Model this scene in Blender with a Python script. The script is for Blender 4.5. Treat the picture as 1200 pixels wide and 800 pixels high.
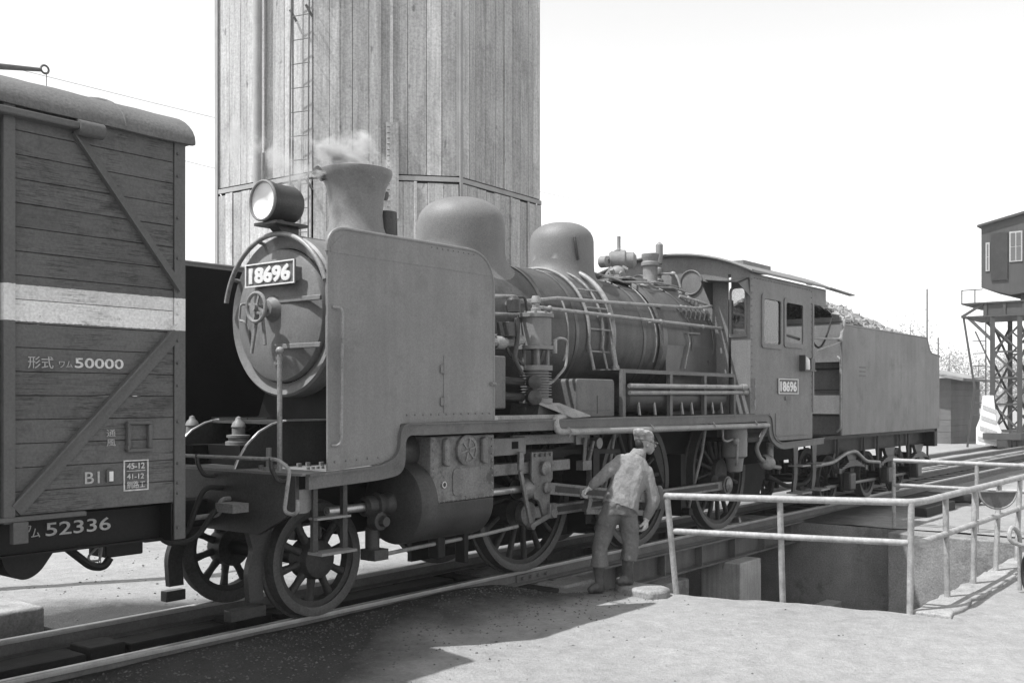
import bpy, math, random
from mathutils import Vector, Matrix, noise
random.seed(7)
R = math.radians
scene = bpy.context.scene
for o in list(bpy.data.objects):
    bpy.data.objects.remove(o, do_unlink=True)
col = scene.collection

# ------------------------------------------------------------------ camera, sky, sun, exposure
cam_d = bpy.data.cameras.new('camera')
cam = bpy.data.objects.new('camera', cam_d); col.objects.link(cam)
cam.location = (0, -7.19, 1.8)
cam.rotation_euler = (R(90), 0, R(-51.7))
cam_d.sensor_width = 36; cam_d.lens = 35.7
cam_d.shift_y = 0.0575
cam_d.clip_start = 0.05; cam_d.clip_end = 3000
scene.camera = cam

SUN_TRAVEL = Vector((1.72, -1.03, -3.75)).normalized()
world = bpy.data.worlds.new('World'); scene.world = world
world.use_nodes = True
wn = world.node_tree; wn.nodes.clear()
wo = wn.nodes.new('ShaderNodeOutputWorld'); bg = wn.nodes.new('ShaderNodeBackground')
sky = wn.nodes.new('ShaderNodeTexSky'); sky.sky_type = 'NISHITA'; sky.sun_disc = False
sky.sun_elevation = math.asin(-SUN_TRAVEL.z)
sky.sun_rotation = math.atan2(-SUN_TRAVEL.x, -SUN_TRAVEL.y)
sky.air_density = 1.0; sky.dust_density = 1.0; sky.ozone_density = 1.0
bw = wn.nodes.new('ShaderNodeVectorMath'); bw.operation = 'DOT_PRODUCT'; bw.inputs[1].default_value = (.25, .30, .45)   # black-and-white film, sensitive to blue
wn.links.new(sky.outputs[0], bw.inputs[0]); wn.links.new(bw.outputs['Value'], bg.inputs[0])
bg.inputs[1].default_value = 0.15
wn.links.new(bg.outputs[0], wo.inputs[0])
sun_d = bpy.data.lights.new('sun', 'SUN'); sun_d.energy = 3.0; sun_d.angle = R(0.6)
sun = bpy.data.objects.new('sun', sun_d); col.objects.link(sun)
sun.rotation_euler = SUN_TRAVEL.to_track_quat('-Z', 'Y').to_euler()
sun.location = (-10, 8, 20)
vs = scene.view_settings
vs.view_transform = 'Standard'; vs.look = 'None'; vs.exposure = 1.15; vs.gamma = 1.0; vs.use_curve_mapping = False

# ------------------------------------------------------------------ materials
def mat(name, c, rough=.6, metal=0.0, var=.25, scale=2.5, fvar=.25, fine=55, bump=.15, bscale=90,
        streak=0.0, rand=0.0, grain=.3, cracks=0.0, wave=0.0, spots=0.0, sscale=4.0, axis=None, band=None, spec=.3, dark=None, pits=0.0):
    m = bpy.data.materials.new(name); m.use_nodes = True
    nt = m.node_tree; N = nt.nodes; L = nt.links
    p = N['Principled BSDF']
    p.inputs['Roughness'].default_value = rough; p.inputs['Metallic'].default_value = metal
    p.inputs['Specular IOR Level'].default_value = spec
    g = N.new('ShaderNodeNewGeometry')
    def nz(sc, vec=None, det=4, rg=.6):
        t = N.new('ShaderNodeTexNoise'); t.inputs['Scale'].default_value = sc
        t.inputs['Detail'].default_value = det; t.inputs['Roughness'].default_value = rg
        L.new(vec or g.outputs['Position'], t.inputs['Vector']); return t.outputs[0]
    def math_(op, a, b, clamp=False):
        t = N.new('ShaderNodeMath'); t.operation = op; t.use_clamp = clamp
        for i, v in enumerate((a, b)):
            if isinstance(v, (int, float)): t.inputs[i].default_value = v
            else: L.new(v, t.inputs[i])
        return t.outputs[0]
    def scaled(sx, sy, sz):
        v = N.new('ShaderNodeVectorMath'); v.operation = 'MULTIPLY'
        L.new(g.outputs['Position'], v.inputs[0]); v.inputs[1].default_value = (sx, sy, sz); return v.outputs[0]
    def factor(n, amt):         # 1 +- amt
        return math_('ADD', math_('MULTIPLY', math_('SUBTRACT', n, .5), 3.2 * amt), 1.0)
    f = factor(nz(scale), var)
    f = math_('MULTIPLY', f, factor(nz(fine, det=2), fvar))
    if streak:
        f = math_('MULTIPLY', f, factor(nz(1.0, scaled(9, 9, .55), 3), streak))
    bsrc = nz(bscale, det=3)
    if axis:
        s = {'x': (1.1, 26, 26), 'z': (26, 26, 1.1)}[axis]
        gr = nz(1.0, scaled(*s), 5, .65)
        f = math_('MULTIPLY', f, factor(gr, grain))
        bsrc = gr
        s2 = {'x': (2.0, 5.5, 5.5), 'z': (5.5, 5.5, 2.0)}[axis]
        k = nz(1.3, scaled(*s2), 2)
        kk = N.new('ShaderNodeMapRange'); L.new(k, kk.inputs[0])
        kk.inputs[1].default_value = .68; kk.inputs[2].default_value = .76; kk.inputs[3].default_value = 1; kk.inputs[4].default_value = .5
        f = math_('MULTIPLY', f, kk.outputs[0])
    if spots:     # oil, soot and scuffs with ragged outlines
        sm = N.new('ShaderNodeMapRange'); L.new(nz(sscale, det=8, rg=.72), sm.inputs[0]); sm.inputs[1].default_value = .54; sm.inputs[2].default_value = .64; sm.inputs[3].default_value = 1; sm.inputs[4].default_value = 1 - spots
        f = math_('MULTIPLY', f, sm.outputs[0])
        sm = N.new('ShaderNodeMapRange'); L.new(nz(sscale*2.7, det=8, rg=.75), sm.inputs[0]); sm.inputs[1].default_value = .30; sm.inputs[2].default_value = .40; sm.inputs[3].default_value = 1 + spots*.8; sm.inputs[4].default_value = 1
        f = math_('MULTIPLY', f, sm.outputs[0])
    if cracks:
        cn = nz(1.0, scaled(1.6, 1.6, 34), 4, .7)
        ck = math_('ABSOLUTE', math_('SUBTRACT', cn, .5), 0)
        gate = N.new('ShaderNodeMapRange'); L.new(nz(2.4, det=3), gate.inputs[0]); gate.inputs[1].default_value = .44; gate.inputs[2].default_value = .56; gate.inputs[3].default_value = 0; gate.inputs[4].default_value = 1
        cm = N.new('ShaderNodeMapRange'); L.new(ck, cm.inputs[0]); cm.inputs[1].default_value = .008; cm.inputs[2].default_value = .03; cm.inputs[3].default_value = 1; cm.inputs[4].default_value = 0
        f = math_('MULTIPLY', f, math_('SUBTRACT', 1.0, math_('MULTIPLY', math_('MULTIPLY', cm.outputs[0], gate.outputs[0]), cracks)))
    if rand:
        oi = N.new('ShaderNodeObjectInfo')
        f = math_('MULTIPLY', f, math_('ADD', math_('MULTIPLY', math_('SUBTRACT', oi.outputs['Random'], .5), 2 * rand), 1.0))
    base = c
    if band:      # painted band between two heights: (z0, z1, colour)
        sp = N.new('ShaderNodeSeparateXYZ'); L.new(g.outputs['Position'], sp.inputs[0])
        zed = math_('ADD', sp.outputs[2], math_('MULTIPLY', math_('SUBTRACT', nz(30), .5), .012))
        inb = math_('MULTIPLY', math_('GREATER_THAN', zed, band[0]), math_('LESS_THAN', zed, band[1]))
        chip = N.new('ShaderNodeMapRange'); L.new(nz(7, det=6, rg=.7), chip.inputs[0])
        chip.inputs[1].default_value = .62; chip.inputs[2].default_value = .67; chip.inputs[3].default_value = 1; chip.inputs[4].default_value = .25
        inb = math_('MULTIPLY', inb, chip.outputs[0])
        base = math_('ADD', c, math_('MULTIPLY', inb, band[2] - c))
    v = math_('MULTIPLY', f, base)
    v = math_('MAXIMUM', v, c * .25)
    cc = N.new('ShaderNodeCombineColor')
    for i in range(3): L.new(v, cc.inputs[i])
    L.new(cc.outputs[0], p.inputs['Base Color'])
    if bump:
        b = N.new('ShaderNodeBump'); b.inputs['Strength'].default_value = bump; b.inputs['Distance'].default_value = .02
        L.new(bsrc, b.inputs['Height']); L.new(b.outputs[0], p.inputs['Normal'])
        if wave:
            b2 = N.new('ShaderNodeBump'); b2.inputs['Strength'].default_value = wave; b2.inputs['Distance'].default_value = .05
            L.new(nz(1.7, det=2), b2.inputs['Height']); L.new(b2.outputs[0], b.inputs['Normal'])
    r = math_('ADD', rough - .12, math_('MULTIPLY', nz(scale * 2.3), .24), True)
    L.new(r, p.inputs['Roughness'])
    return m
M = {}
M['steel'] = mat('dusty_painted_steel', .18, .5, var=.2, scale=1.3, fvar=.2, fine=70, streak=.12, wave=.5, spots=.18, sscale=2.4, bump=.06)
M['steel_dark'] = mat('sooty_steel', .042, .36, var=.4, scale=2.4, fvar=.4, streak=.12, bump=.08)
M['under'] = mat('greasy_underframe', .011, .5, spec=.18, var=.4, scale=3, fvar=.3, bump=.12)
M['black'] = mat('soot_and_shade_black', .010, .8, spec=.1, var=.3, fvar=.2)  # sooty parts, and the sheets that deepen shade inside the deflectors
M['rod'] = mat('oily_machined_steel', .17, .32, .4, var=.35, scale=6, fvar=.3, bump=.08, spots=.4, sscale=9)
M['bright'] = mat('bare_steel', .42, .3, .7, var=.25, scale=6, fvar=.15, bump=.03)
M['pipe'] = mat('worn_pipe', .23, .36, var=.35, scale=6, fvar=.3, bump=.08, spots=.35, sscale=8)
M['boiler'] = mat('boiler_jacket', .06, .32, var=.35, scale=2.2, fvar=.4, fine=60, streak=.25, wave=.3, spots=.35, sscale=4, bump=.06, spec=.5)
M['dome'] = mat('rough_dome_paint', .14, .55, var=.22, scale=2.2, fvar=.3, fine=85, bump=.12, bscale=120)
M['front'] = mat('smokebox_paint', .175, .48, var=.25, scale=3, fvar=.2, streak=.08, bump=.06, spots=.25, sscale=3, wave=.25)
M['tender'] = mat('tender_paint', .17, .55, var=.25, scale=1.0, fvar=.25, fine=55, streak=.16, wave=.5, spots=.22, sscale=2.2, bump=.06)
M['cab'] = mat('cab_paint', .15, .5, var=.2, scale=1.5, fvar=.25, fine=55, streak=.14, wave=.35, spots=.2, sscale=3, bump=.05)
M['wheel'] = mat('wheel_grime', .036, .55, var=.35, scale=5, fvar=.4, bump=.15, spots=.35, sscale=9)
M['steel_mid'] = mat('grimy_painted_steel', .105, .45, var=.3, scale=2.5, fvar=.25, streak=.15, bump=.06, spots=.3, sscale=5)
M['cylinder'] = mat('mottled_cylinder_casing', .14, .48, var=.35, scale=6, fvar=.4, bump=.12, spots=.45, sscale=5, wave=.3, streak=.2)
M['tread'] = mat('tyre_steel', .07, .45, .2, var=.3, scale=4, fvar=.35, bump=.1, spots=.3, sscale=8)
M['white'] = mat('white_paint', .66, .6, var=.12, scale=9, fvar=.1, bump=.02)
M['stencil'] = mat('worn_stencil_paint', .52, .7, var=.2, scale=20, fvar=.2, bump=.02, spots=.4, sscale=30)
M['greywhite'] = mat('faded_white_paint', .36, .7, var=.3, scale=25, fvar=.2, bump=.02)
M['plate'] = mat('plate_ground', .11, .5, var=.15, fvar=.15)
M['wagon'] = mat('wagon_planks', .095, .55, var=.2, scale=2, fvar=.25, fine=60, axis='x', bump=.2, rand=.10, grain=.06, cracks=.6, spots=.22, sscale=6, band=(2.268, 2.483, .6))
M['wagon_iron'] = mat('wagon_iron', .092, .55, var=.2, scale=3, fvar=.2, bump=.06, band=(2.268, 2.483, .6))
M['roof'] = mat('wagon_roof_canvas', .12, .8, var=.25, scale=2.5, fvar=.3, fine=60, bump=.2, bscale=50)
M['tower'] = mat('weathered_boards', .36, .8, var=.2, scale=.8, fvar=.3, fine=22, axis='z', bump=.25, rand=.2, streak=.22, grain=.28, spots=.22, sscale=1.2)
M['tower_trim'] = mat('weathered_trim', .30, .8, var=.25, scale=2, fvar=.15, bump=.2)
M['iron'] = mat('rusty_iron', .12, .65, var=.3, scale=6, fvar=.25, bump=.1)
M['rail'] = mat('rusty_rail', .13, .55, .1, var=.3, scale=4, fvar=.25, bump=.1)
M['railhead'] = mat('worn_railhead', .33, .38, .5, var=.25, scale=5, fvar=.15, bump=.03)
M['sleeper'] = mat('oily_sleeper', .02, .8, var=.4, scale=4, fvar=.25, axis='x', bump=.3)
M['concrete'] = mat('old_concrete', .21, .85, var=.4, scale=1.2, fvar=.35, fine=45, streak=.06, bump=.35, bscale=25, spots=.35, sscale=1.6)
M['concrete_light'] = mat('kerb_concrete', .26, .85, var=.35, scale=3, fvar=.35, bump=.4, bscale=30, spots=.3, sscale=4)
M['girder'] = mat('girder_steel', .11, .6, var=.35, scale=3, fvar=.25, streak=.3, bump=.1)
M['railing'] = mat('railing_paint', .29, .5, var=.35, scale=7, fvar=.3, fine=40, bump=.08, spots=.35, sscale=10)
M['glass'] = None
M['coal'] = mat('coal', .26, .35, var=.5, scale=9, fvar=.4, bump=.3, spec=.5)
M['cloth'] = mat('work_jacket', .19, .9, var=.22, scale=5, fvar=.2, bump=.7, bscale=13)
M['trouser'] = mat('work_trousers', .12, .9, var=.3, scale=5, fvar=.2, bump=.7, bscale=12)
M['boot'] = mat('worn_boot', .065, .35, var=.6, scale=9, fvar=.2, bump=.1)
M['skin'] = mat('skin', .27, .6, var=.1, fvar=.1, bump=.04)
M['glove'] = mat('cotton_glove', .42, .9, var=.3, scale=12, fvar=.15, bump=.2)
M['cap'] = mat('cloth_cap', .26, .9, var=.5, scale=16, fvar=.2, bump=.2)
M['hair'] = mat('dark_hair', .03, .6, var=.3, fvar=.3)
M['crane'] = mat('crane_paint', .06, .6, var=.2, scale=1, fvar=.15, streak=.15)
M['shed'] = mat('shed_wall', .12, .8, var=.3, scale=1, fvar=.2)
M['bark'] = mat('bark', .10, .9, var=.3, fvar=.2, bump=.3)
M['leaf'] = mat('leaf', .16, .7, var=.3, scale=.6, fvar=.2, fine=4, bump=0)
M['wire'] = mat('wire', .3, .6)
M['rubber'] = mat('rubber', .02, .7)
M['gravel'] = mat('gravel', .10, .9, var=.5, scale=7, fvar=.3, fine=25)
M['timber'] = mat('pale_timber', .36, .85, var=.25, scale=2, fvar=.2, axis='z', bump=.25)
def glass_mat():
    m = bpy.data.materials.new('window_glass'); m.use_nodes = True
    nt = m.node_tree; N = nt.nodes; L = nt.links; N.clear()
    out = N.new('ShaderNodeOutputMaterial'); mx = N.new('ShaderNodeMixShader')
    t = N.new('ShaderNodeBsdfTransparent'); t.inputs[0].default_value = (.8, .8, .8, 1)
    g = N.new('ShaderNodeBsdfGlossy'); g.inputs['Roughness'].default_value = .03
    fr = N.new('ShaderNodeFresnel'); fr.inputs[0].default_value = 2.2
    L.new(fr.outputs[0], mx.inputs[0]); L.new(t.outputs[0], mx.inputs[1]); L.new(g.outputs[0], mx.inputs[2])
    L.new(mx.outputs[0], out.inputs[0]); return m
M['glass'] = glass_mat()
M['lens'] = mat('lamp_reflector', .8, .4, .3, var=.05, scale=8, fvar=.03, bump=0)

# ------------------------------------------------------------------ mesh helpers
class MB:
    def __init__(s): s.v = []; s.f = []
    def add(s, vs, fs):
        b = len(s.v); s.v += [tuple(p) for p in vs]; s.f += [tuple(b + i for i in f) for f in fs]; return s
    def box(s, x0, x1, y0, y1, z0, z1):
        vs = [(x, y, z) for x in (x0, x1) for y in (y0, y1) for z in (z0, z1)]
        return s.add(vs, [(0,1,3,2),(4,6,7,5),(0,4,5,1),(2,3,7,6),(0,2,6,4),(1,5,7,3)])
    def bar(s, p0, p1, w, t, side=(0, 1, 0)):
        """rectangular bar p0->p1; t along 'side', w across"""
        p0 = Vector(p0); p1 = Vector(p1); d = (p1 - p0).normalized()
        n = Vector(side); n = (n - d * n.dot(d)).normalized(); u = d.cross(n)
        vs = [p + u * a * w / 2 + n * b * t / 2 for p in (p0, p1) for a, b in ((-1,-1),(1,-1),(1,1),(-1,1))]
        return s.add(vs, [(3,2,1,0),(4,5,6,7),(0,1,5,4),(1,2,6,5),(2,3,7,6),(3,0,4,7)])
    def cyl(s, p0, p1, r0, r1=None, n=16, cap=True):
        r1 = r0 if r1 is None else r1
        p0 = Vector(p0); p1 = Vector(p1); d = (p1 - p0).normalized()
        a = Vector((0,0,1)) if abs(d.z) < .9 else Vector((1,0,0))
        u = d.cross(a).normalized(); w = d.cross(u)
        vs = []
        for p, r in ((p0, r0), (p1, r1)):
            vs += [p + (u * math.cos(2*math.pi*i/n) + w * math.sin(2*math.pi*i/n)) * r for i in range(n)]
        fs = [(i, (i+1) % n, n + (i+1) % n, n + i) for i in range(n)]
        if cap: fs += [tuple(range(n-1, -1, -1)), tuple(range(n, 2*n))]
        return s.add(vs, fs)
    def tube(s, pts, r, n=8, closed=False):
        pts = [Vector(p) for p in pts]; m = len(pts)
        rs = r if isinstance(r, (list, tuple)) else [r] * m
        d0 = (pts[1] - pts[0]).normalized()
        a = Vector((0,0,1)) if abs(d0.z) < .9 else Vector((1,0,0))
        u = (a - d0 * a.dot(d0)).normalized(); vs = []
        for i, p in enumerate(pts):
            if closed: t = pts[(i+1) % m] - pts[i-1]
            else: t = pts[min(i+1, m-1)] - pts[max(i-1, 0)]
            t.normalize()
            u = u - t * u.dot(t)
            u = u.normalized() if u.length > 1e-6 else t.orthogonal().normalized()
            w = t.cross(u)
            vs += [p + (u * math.cos(2*math.pi*k/n) + w * math.sin(2*math.pi*k/n)) * rs[i] for k in range(n)]
        fs = []
        for i in range(m if closed else m - 1):
            j = (i + 1) % m
            fs += [(i*n+k, i*n+(k+1) % n, j*n+(k+1) % n, j*n+k) for k in range(n)]
        if not closed: fs += [tuple(range(n-1, -1, -1)), tuple(range((m-1)*n, m*n))]
        return s.add(vs, fs)
    def lathe(s, prof, o, d=(0,0,1), n=32, a0=0, a1=2*math.pi):
        """prof: (radius, along) pairs about axis d through o"""
        o = Vector(o); d = Vector(d).normalized()
        a = Vector((0,0,1)) if abs(d.z) < .9 else Vector((1,0,0))
        u = d.cross(a).normalized(); w = d.cross(u)
        full = abs(a1 - a0 - 2*math.pi) < 1e-6; c = n if full else n + 1
        vs = []
        for r, h in prof:
            vs += [o + d*h + (u*math.cos(a0+(a1-a0)*i/n) + w*math.sin(a0+(a1-a0)*i/n))*max(r, 1e-4) for i in range(c)]
        fs = []
        for j in range(len(prof)-1):
            for i in range(n):
                k = (i+1) % c
                fs.append((j*c+i, j*c+k, (j+1)*c+k, (j+1)*c+i))
        return s.add(vs, fs)
    def prism(s, poly, lo, hi, plane='xz'):
        n = len(poly)
        def pt(a, b, c): return {'xz': (a, c, b), 'yz': (c, a, b), 'xy': (a, b, c)}[plane]
        vs = [pt(a, b, lo) for a, b in poly] + [pt(a, b, hi) for a, b in poly]
        return s.add(vs, [tuple(range(n)), tuple(range(2*n-1, n-1, -1))] + [(i, n+i, n+(i+1) % n, (i+1) % n) for i in range(n)])
    def strip(s, outer, inner, lo, hi, plane='xz'):
        """band between two polylines of equal length, extruded lo..hi"""
        n = len(outer)
        for i in range(n-1):
            s.prism([outer[i], outer[i+1], inner[i+1], inner[i]], lo, hi, plane)
        return s
    def ell(s, c, r, nu=14, nv=8):
        c = Vector(c); vs = []; fs = []
        for j in range(nv+1):
            t = math.pi*j/nv
            for i in range(nu):
                a = 2*math.pi*i/nu
                vs.append((c.x+r[0]*math.sin(t)*math.cos(a), c.y+r[1]*math.sin(t)*math.sin(a), c.z+r[2]*math.cos(t)))
        for j in range(nv):
            for i in range(nu): fs.append((j*nu+i, (j+1)*nu+i, (j+1)*nu+(i+1) % nu, j*nu+(i+1) % nu))
        return s.add(vs, fs)
    def build(s, name, m, parent=None, bevel=0, angle=38, smooth=True, kind=None, label=None, world_origin=None):
        import bmesh
        v = s.v
        c = Vector([(min(p[i] for p in v) + max(p[i] for p in v)) / 2 for i in range(3)]) if world_origin is None else Vector(world_origin)
        me = bpy.data.meshes.new(name)
        me.from_pydata([(p[0]-c.x, p[1]-c.y, p[2]-c.z) for p in v], [], s.f); me.update()
        b = bmesh.new(); b.from_mesh(me)
        bmesh.ops.recalc_face_normals(b, faces=b.faces); b.to_mesh(me); b.free()
        if smooth:
            me.polygons.foreach_set('use_smooth', [True]*len(me.polygons))
            me.set_sharp_from_angle(angle=R(angle))
        o = bpy.data.objects.new(name, me); col.objects.link(o)
        me.materials.append(M[m] if isinstance(m, str) else m)
        off = Vector((0, 0, 0)); q = parent
        while q is not None: off += q.location; q = q.parent
        o.location = c - off
        o.parent = parent
        if bevel:
            md = o.modifiers.new('bevel', 'BEVEL'); md.width = bevel; md.segments = 2; md.limit_method = 'ANGLE'; md.angle_limit = R(40)
        if kind: o['kind'] = kind
        if label: o['label'] = label
        return o
def thing(name, loc, label, cat, group=None):
    o = bpy.data.objects.new(name, None); col.objects.link(o); o.location = loc; o.empty_display_size = .2
    o['label'] = label; o['category'] = cat
    if group: o['group'] = group
    return o
def tag(o, label, cat, group=None):
    o['label'] = label; o['category'] = cat
    if group: o['group'] = group
    return o
def dup(o, parent, loc, label=None):
    c = o.copy(); col.objects.link(c); c.parent = parent; c.location = loc
    if label: c['label'] = label
    for ch in list(o.children):
        dup(ch, c, ch.location)
    return c
def fil(pts, rad, n=5):
    """round the corners of a polyline"""
    pts = [Vector(p) for p in pts]; out = [pts[0]]
    for i in range(1, len(pts)-1):
        a, b, c = pts[i-1], pts[i], pts[i+1]
        r = min(rad, (a-b).length*.49, (c-b).length*.49)
        p = b + (a-b).normalized()*r; q = b + (c-b).normalized()*r
        for k in range(n+1):
            t = k/n; out.append(p*(1-t)**2 + b*2*t*(1-t) + q*t*t)
    return out + [pts[-1]]
def fil2(pts, rad, n=6):
    return [(p.x, p.y) for p in fil([(a, b, 0) for a, b in pts], rad, n)]
def loop2(pts, rads, n=6):
    """closed 2d polygon with its own radius at each corner"""
    out = []; m = len(pts)
    for i in range(m):
        a, b, c = Vector(pts[i-1]), Vector(pts[i]), Vector(pts[(i+1) % m]); r = rads[i]
        if r <= 0: out.append(tuple(b)); continue
        p = b + (a-b).normalized()*r; q = b + (c-b).normalized()*r
        for k in range(n+1):
            t = k/n; w = p*(1-t)**2 + b*2*t*(1-t) + q*t*t; out.append((w.x, w.y))
    return out
def text(body, size, loc, rot, m, parent, name='lettering', ext=.002, bold=.0, sx=1.0, align='LEFT', width=None):
    cu = bpy.data.curves.new('t', 'FONT'); cu.body = body; cu.size = size; cu.extrude = ext; cu.offset = bold; cu.align_x = align
    cu.resolution_u = 4
    to = bpy.data.objects.new('t', cu); col.objects.link(to)
    bpy.context.view_layer.update()
    me = bpy.data.meshes.new_from_object(to.evaluated_get(bpy.context.evaluated_depsgraph_get()))
    bpy.data.objects.remove(to); bpy.data.curves.remove(cu)
    xs = [v.co.x for v in me.vertices]; x0 = min(xs); w = max(xs) - x0
    k = (width / w) if width else sx
    for v in me.vertices: v.co.x = (v.co.x - (x0 if width else 0)) * k
    me.name = name
    o = bpy.data.objects.new(name, me); col.objects.link(o); me.materials.clear(); me.materials.append(M[m])
    off = Vector((0, 0, 0)); q = parent
    while q is not None: off += q.location; q = q.parent
    o.location = Vector(loc) - off; o.rotation_euler = rot; o.parent = parent
    return o
SIDE = (R(90), 0, 0); FRONT = (R(90), 0, R(-90))
def rivet_row(mb, p0, p1, n, r=.011, d=(0, -1, 0)):
    p0 = Vector(p0); p1 = Vector(p1); d = Vector(d)
    for i in range(n):
        p = p0.lerp(p1, i/max(1, n-1)); mb.cyl(p, p + d*.012, r, r*.6, n=6)

# ================================================================== THE SETTING
def nz3(x, y, z=0): return noise.noise(Vector((x, y, z)))
def sstep(a, b, x):
    t = min(1, max(0, (x-a)/(b-a))); return t*t*(3-2*t)
PX0, PX1, PY0, PY1 = 9.2, 15.8, -4.3, 1.0
def gz(x, y):
    z = -.15 + .022*nz3(x*.5, y*.5) + .012*nz3(x*1.7, y*1.7, 5) + .006*nz3(x*5, y*5, 9)
    near = (1 - sstep(8.0, 8.9, x))
    z += near * (.085 * (1 - sstep(.62, 1.6, -y)) if -1.6 < y < -.55 else 0)
    if -.52 < y < .52: z = min(z, -.215 + .02*nz3(x*3, y*3, 2))
    if .6 < y < 1.6: z -= .02
    if 7.6 < x < 9.6 and -1.5 < y < -.6: z -= .10 * sstep(7.6, 9.0, x) * (1 - sstep(.9, 1.5, -y))
    return z
def edge_x(y):
    e = 9.13 + .187 * max(0, -2.1 - y) if y > -4.31 else 9.54
    return e + .035*nz3(y*3.1, 4.4) + .02*nz3(y*9, 1.4)
def make_ground():
    def rng(a, b, s):
        n = max(1, round((b-a)/s)); return [a + (b-a)*i/n for i in range(n)]
    xs = [-700, -200, -80, -30, -12] + rng(-6, 3, .5) + rng(3, PX0, .11) + rng(PX0, PX1, .3) + rng(PX1, 24, .3) + rng(24, 60, 1.5) + [60, 80, 120, 200, 400, 900]
    ys = [-700, -200, -80, -30, -15] + rng(-9, PY0, .18) + rng(PY0, PY1, .1) + rng(PY1, 9, .25) + rng(9, 30, 1.5) + [30, 50, 90, 200, 400, 900]
    v = []; f = []
    for i, x in enumerate(xs):
        for y in ys:
            xx = x
            if abs(x - PX0) < 1e-6 and PY0 - .01 <= y <= -.9: xx = edge_x(y)
            v.append((xx, y, gz(xx, y) if abs(x) < 70 and abs(y) < 40 else -.15))
    n = len(ys)
    for i in range(len(xs)-1):
        for j in range(n-1):
            if PX0-1e-6 <= xs[i] < PX1-1e-6 and PY0-1e-6 <= ys[j] < PY1-1e-6: continue
            f.append((i*n+j, (i+1)*n+j, (i+1)*n+j+1, i*n+j+1))
    m = bpy.data.materials.new('packed_cinder_yard'); m.use_nodes = True
    nt = m.node_tree; N = nt.nodes; L = nt.links; p = N['Principled BSDF']; p.inputs['Roughness'].default_value = .92; p.inputs['Specular IOR Level'].default_value = .15
    g = N.new('ShaderNodeNewGeometry'); sp = N.new('ShaderNodeSeparateXYZ'); L.new(g.outputs['Position'], sp.inputs[0])
    def nz(sc, det=5, rg=.65):
        t = N.new('ShaderNodeTexNoise'); t.inputs['Scale'].default_value = sc; t.inputs['Detail'].default_value = det; t.inputs['Roughness'].default_value = rg
        L.new(g.outputs['Position'], t.inputs['Vector']); return t.outputs[0]
    def mth(op, a, b=0.0, cl=False):
        t = N.new('ShaderNodeMath'); t.operation = op; t.use_clamp = cl
        for i, q in enumerate((a, b)):
            if isinstance(q, (int, float)): t.inputs[i].default_value = q
            else: L.new(q, t.inputs[i])
        return t.outputs[0]
    def mr(a, f0, f1, t0, t1):
        t = N.new('ShaderNodeMapRange'); L.new(a, t.inputs[0])
        for i, q in enumerate((f0, f1, t0, t1)): t.inputs[i+1].default_value = q
        return t.outputs[0]
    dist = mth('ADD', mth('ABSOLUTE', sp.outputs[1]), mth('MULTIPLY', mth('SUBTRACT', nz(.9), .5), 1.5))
    pale = mr(mth('SUBTRACT', dist, mr(sp.outputs[0], 4.7, 6.2, .9, 0)), 1.0, 1.75, 0, 1)                     # oily cinders by rails, widened to paint in boxcar shade; pale packed dirt beyond
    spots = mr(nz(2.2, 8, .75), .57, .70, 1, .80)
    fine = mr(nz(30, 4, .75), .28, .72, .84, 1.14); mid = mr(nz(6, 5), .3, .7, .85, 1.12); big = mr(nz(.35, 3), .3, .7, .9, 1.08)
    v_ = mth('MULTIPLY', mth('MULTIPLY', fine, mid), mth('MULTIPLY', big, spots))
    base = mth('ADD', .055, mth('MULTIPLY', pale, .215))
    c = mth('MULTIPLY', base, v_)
    cc = N.new('ShaderNodeCombineColor')
    for i in range(3): L.new(c, cc.inputs[i])
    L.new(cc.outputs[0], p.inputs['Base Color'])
    b = N.new('ShaderNodeBump'); b.inputs['Strength'].default_value = .7; b.inputs['Distance'].default_value = .03
    L.new(mth('ADD', nz(45, 4), mth('MULTIPLY', nz(9, 4), 1.2)), b.inputs['Height']); L.new(b.outputs[0], p.inputs['Normal'])
    mb = MB(); mb.v = v; mb.f = f
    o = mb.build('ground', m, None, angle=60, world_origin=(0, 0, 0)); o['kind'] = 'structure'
    return o
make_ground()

# ---- pit under and beside the track
mb = MB()
pit = bpy.data.objects.new('ash_pit', None); col.objects.link(pit); pit.location = (12.5, -1.6, -1.7); pit['kind'] = 'structure'
MB().box(8.6, 16.4, -4.9, 1.4, -1.85, -1.7).build('pit_floor', 'concrete', pit)
MB().box(15.8, 16.3, -2.2, 1.4, -1.7, -.17).build('pit_wall', 'concrete', pit)
MB().prism([(15.35, -2.2), (15.35, -4.3), (16.3, -4.3), (16.3, -2.21)], -1.7, -.165, 'xy').build('pit_wall', 'concrete', pit, bevel=.02)
MB().prism([(8.6, -.9), (9.0, -.9), (9.08, -2.1), (9.5, -4.3), (9.5, -4.8), (8.6, -4.8)], -1.7, -.19, 'xy').build('pit_wall', 'concrete', pit)
MB().box(9.5, 16.3, -4.8, -4.3, -1.7, -.2).build('pit_wall', 'concrete', pit)
MB().box(8.6, 16.3, 1.0, 1.4, -1.7, -.2).build('pit_wall', 'concrete', pit)
MB().box(8.75, 10.55, -1.0, 1.0, -1.7, -.47).build('abutment', 'concrete', pit, bevel=.03)
MB().box(8.75, 9.35, -.98, .98, -.47, -.16).build('abutment', 'concrete', pit, bevel=.03)
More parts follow.
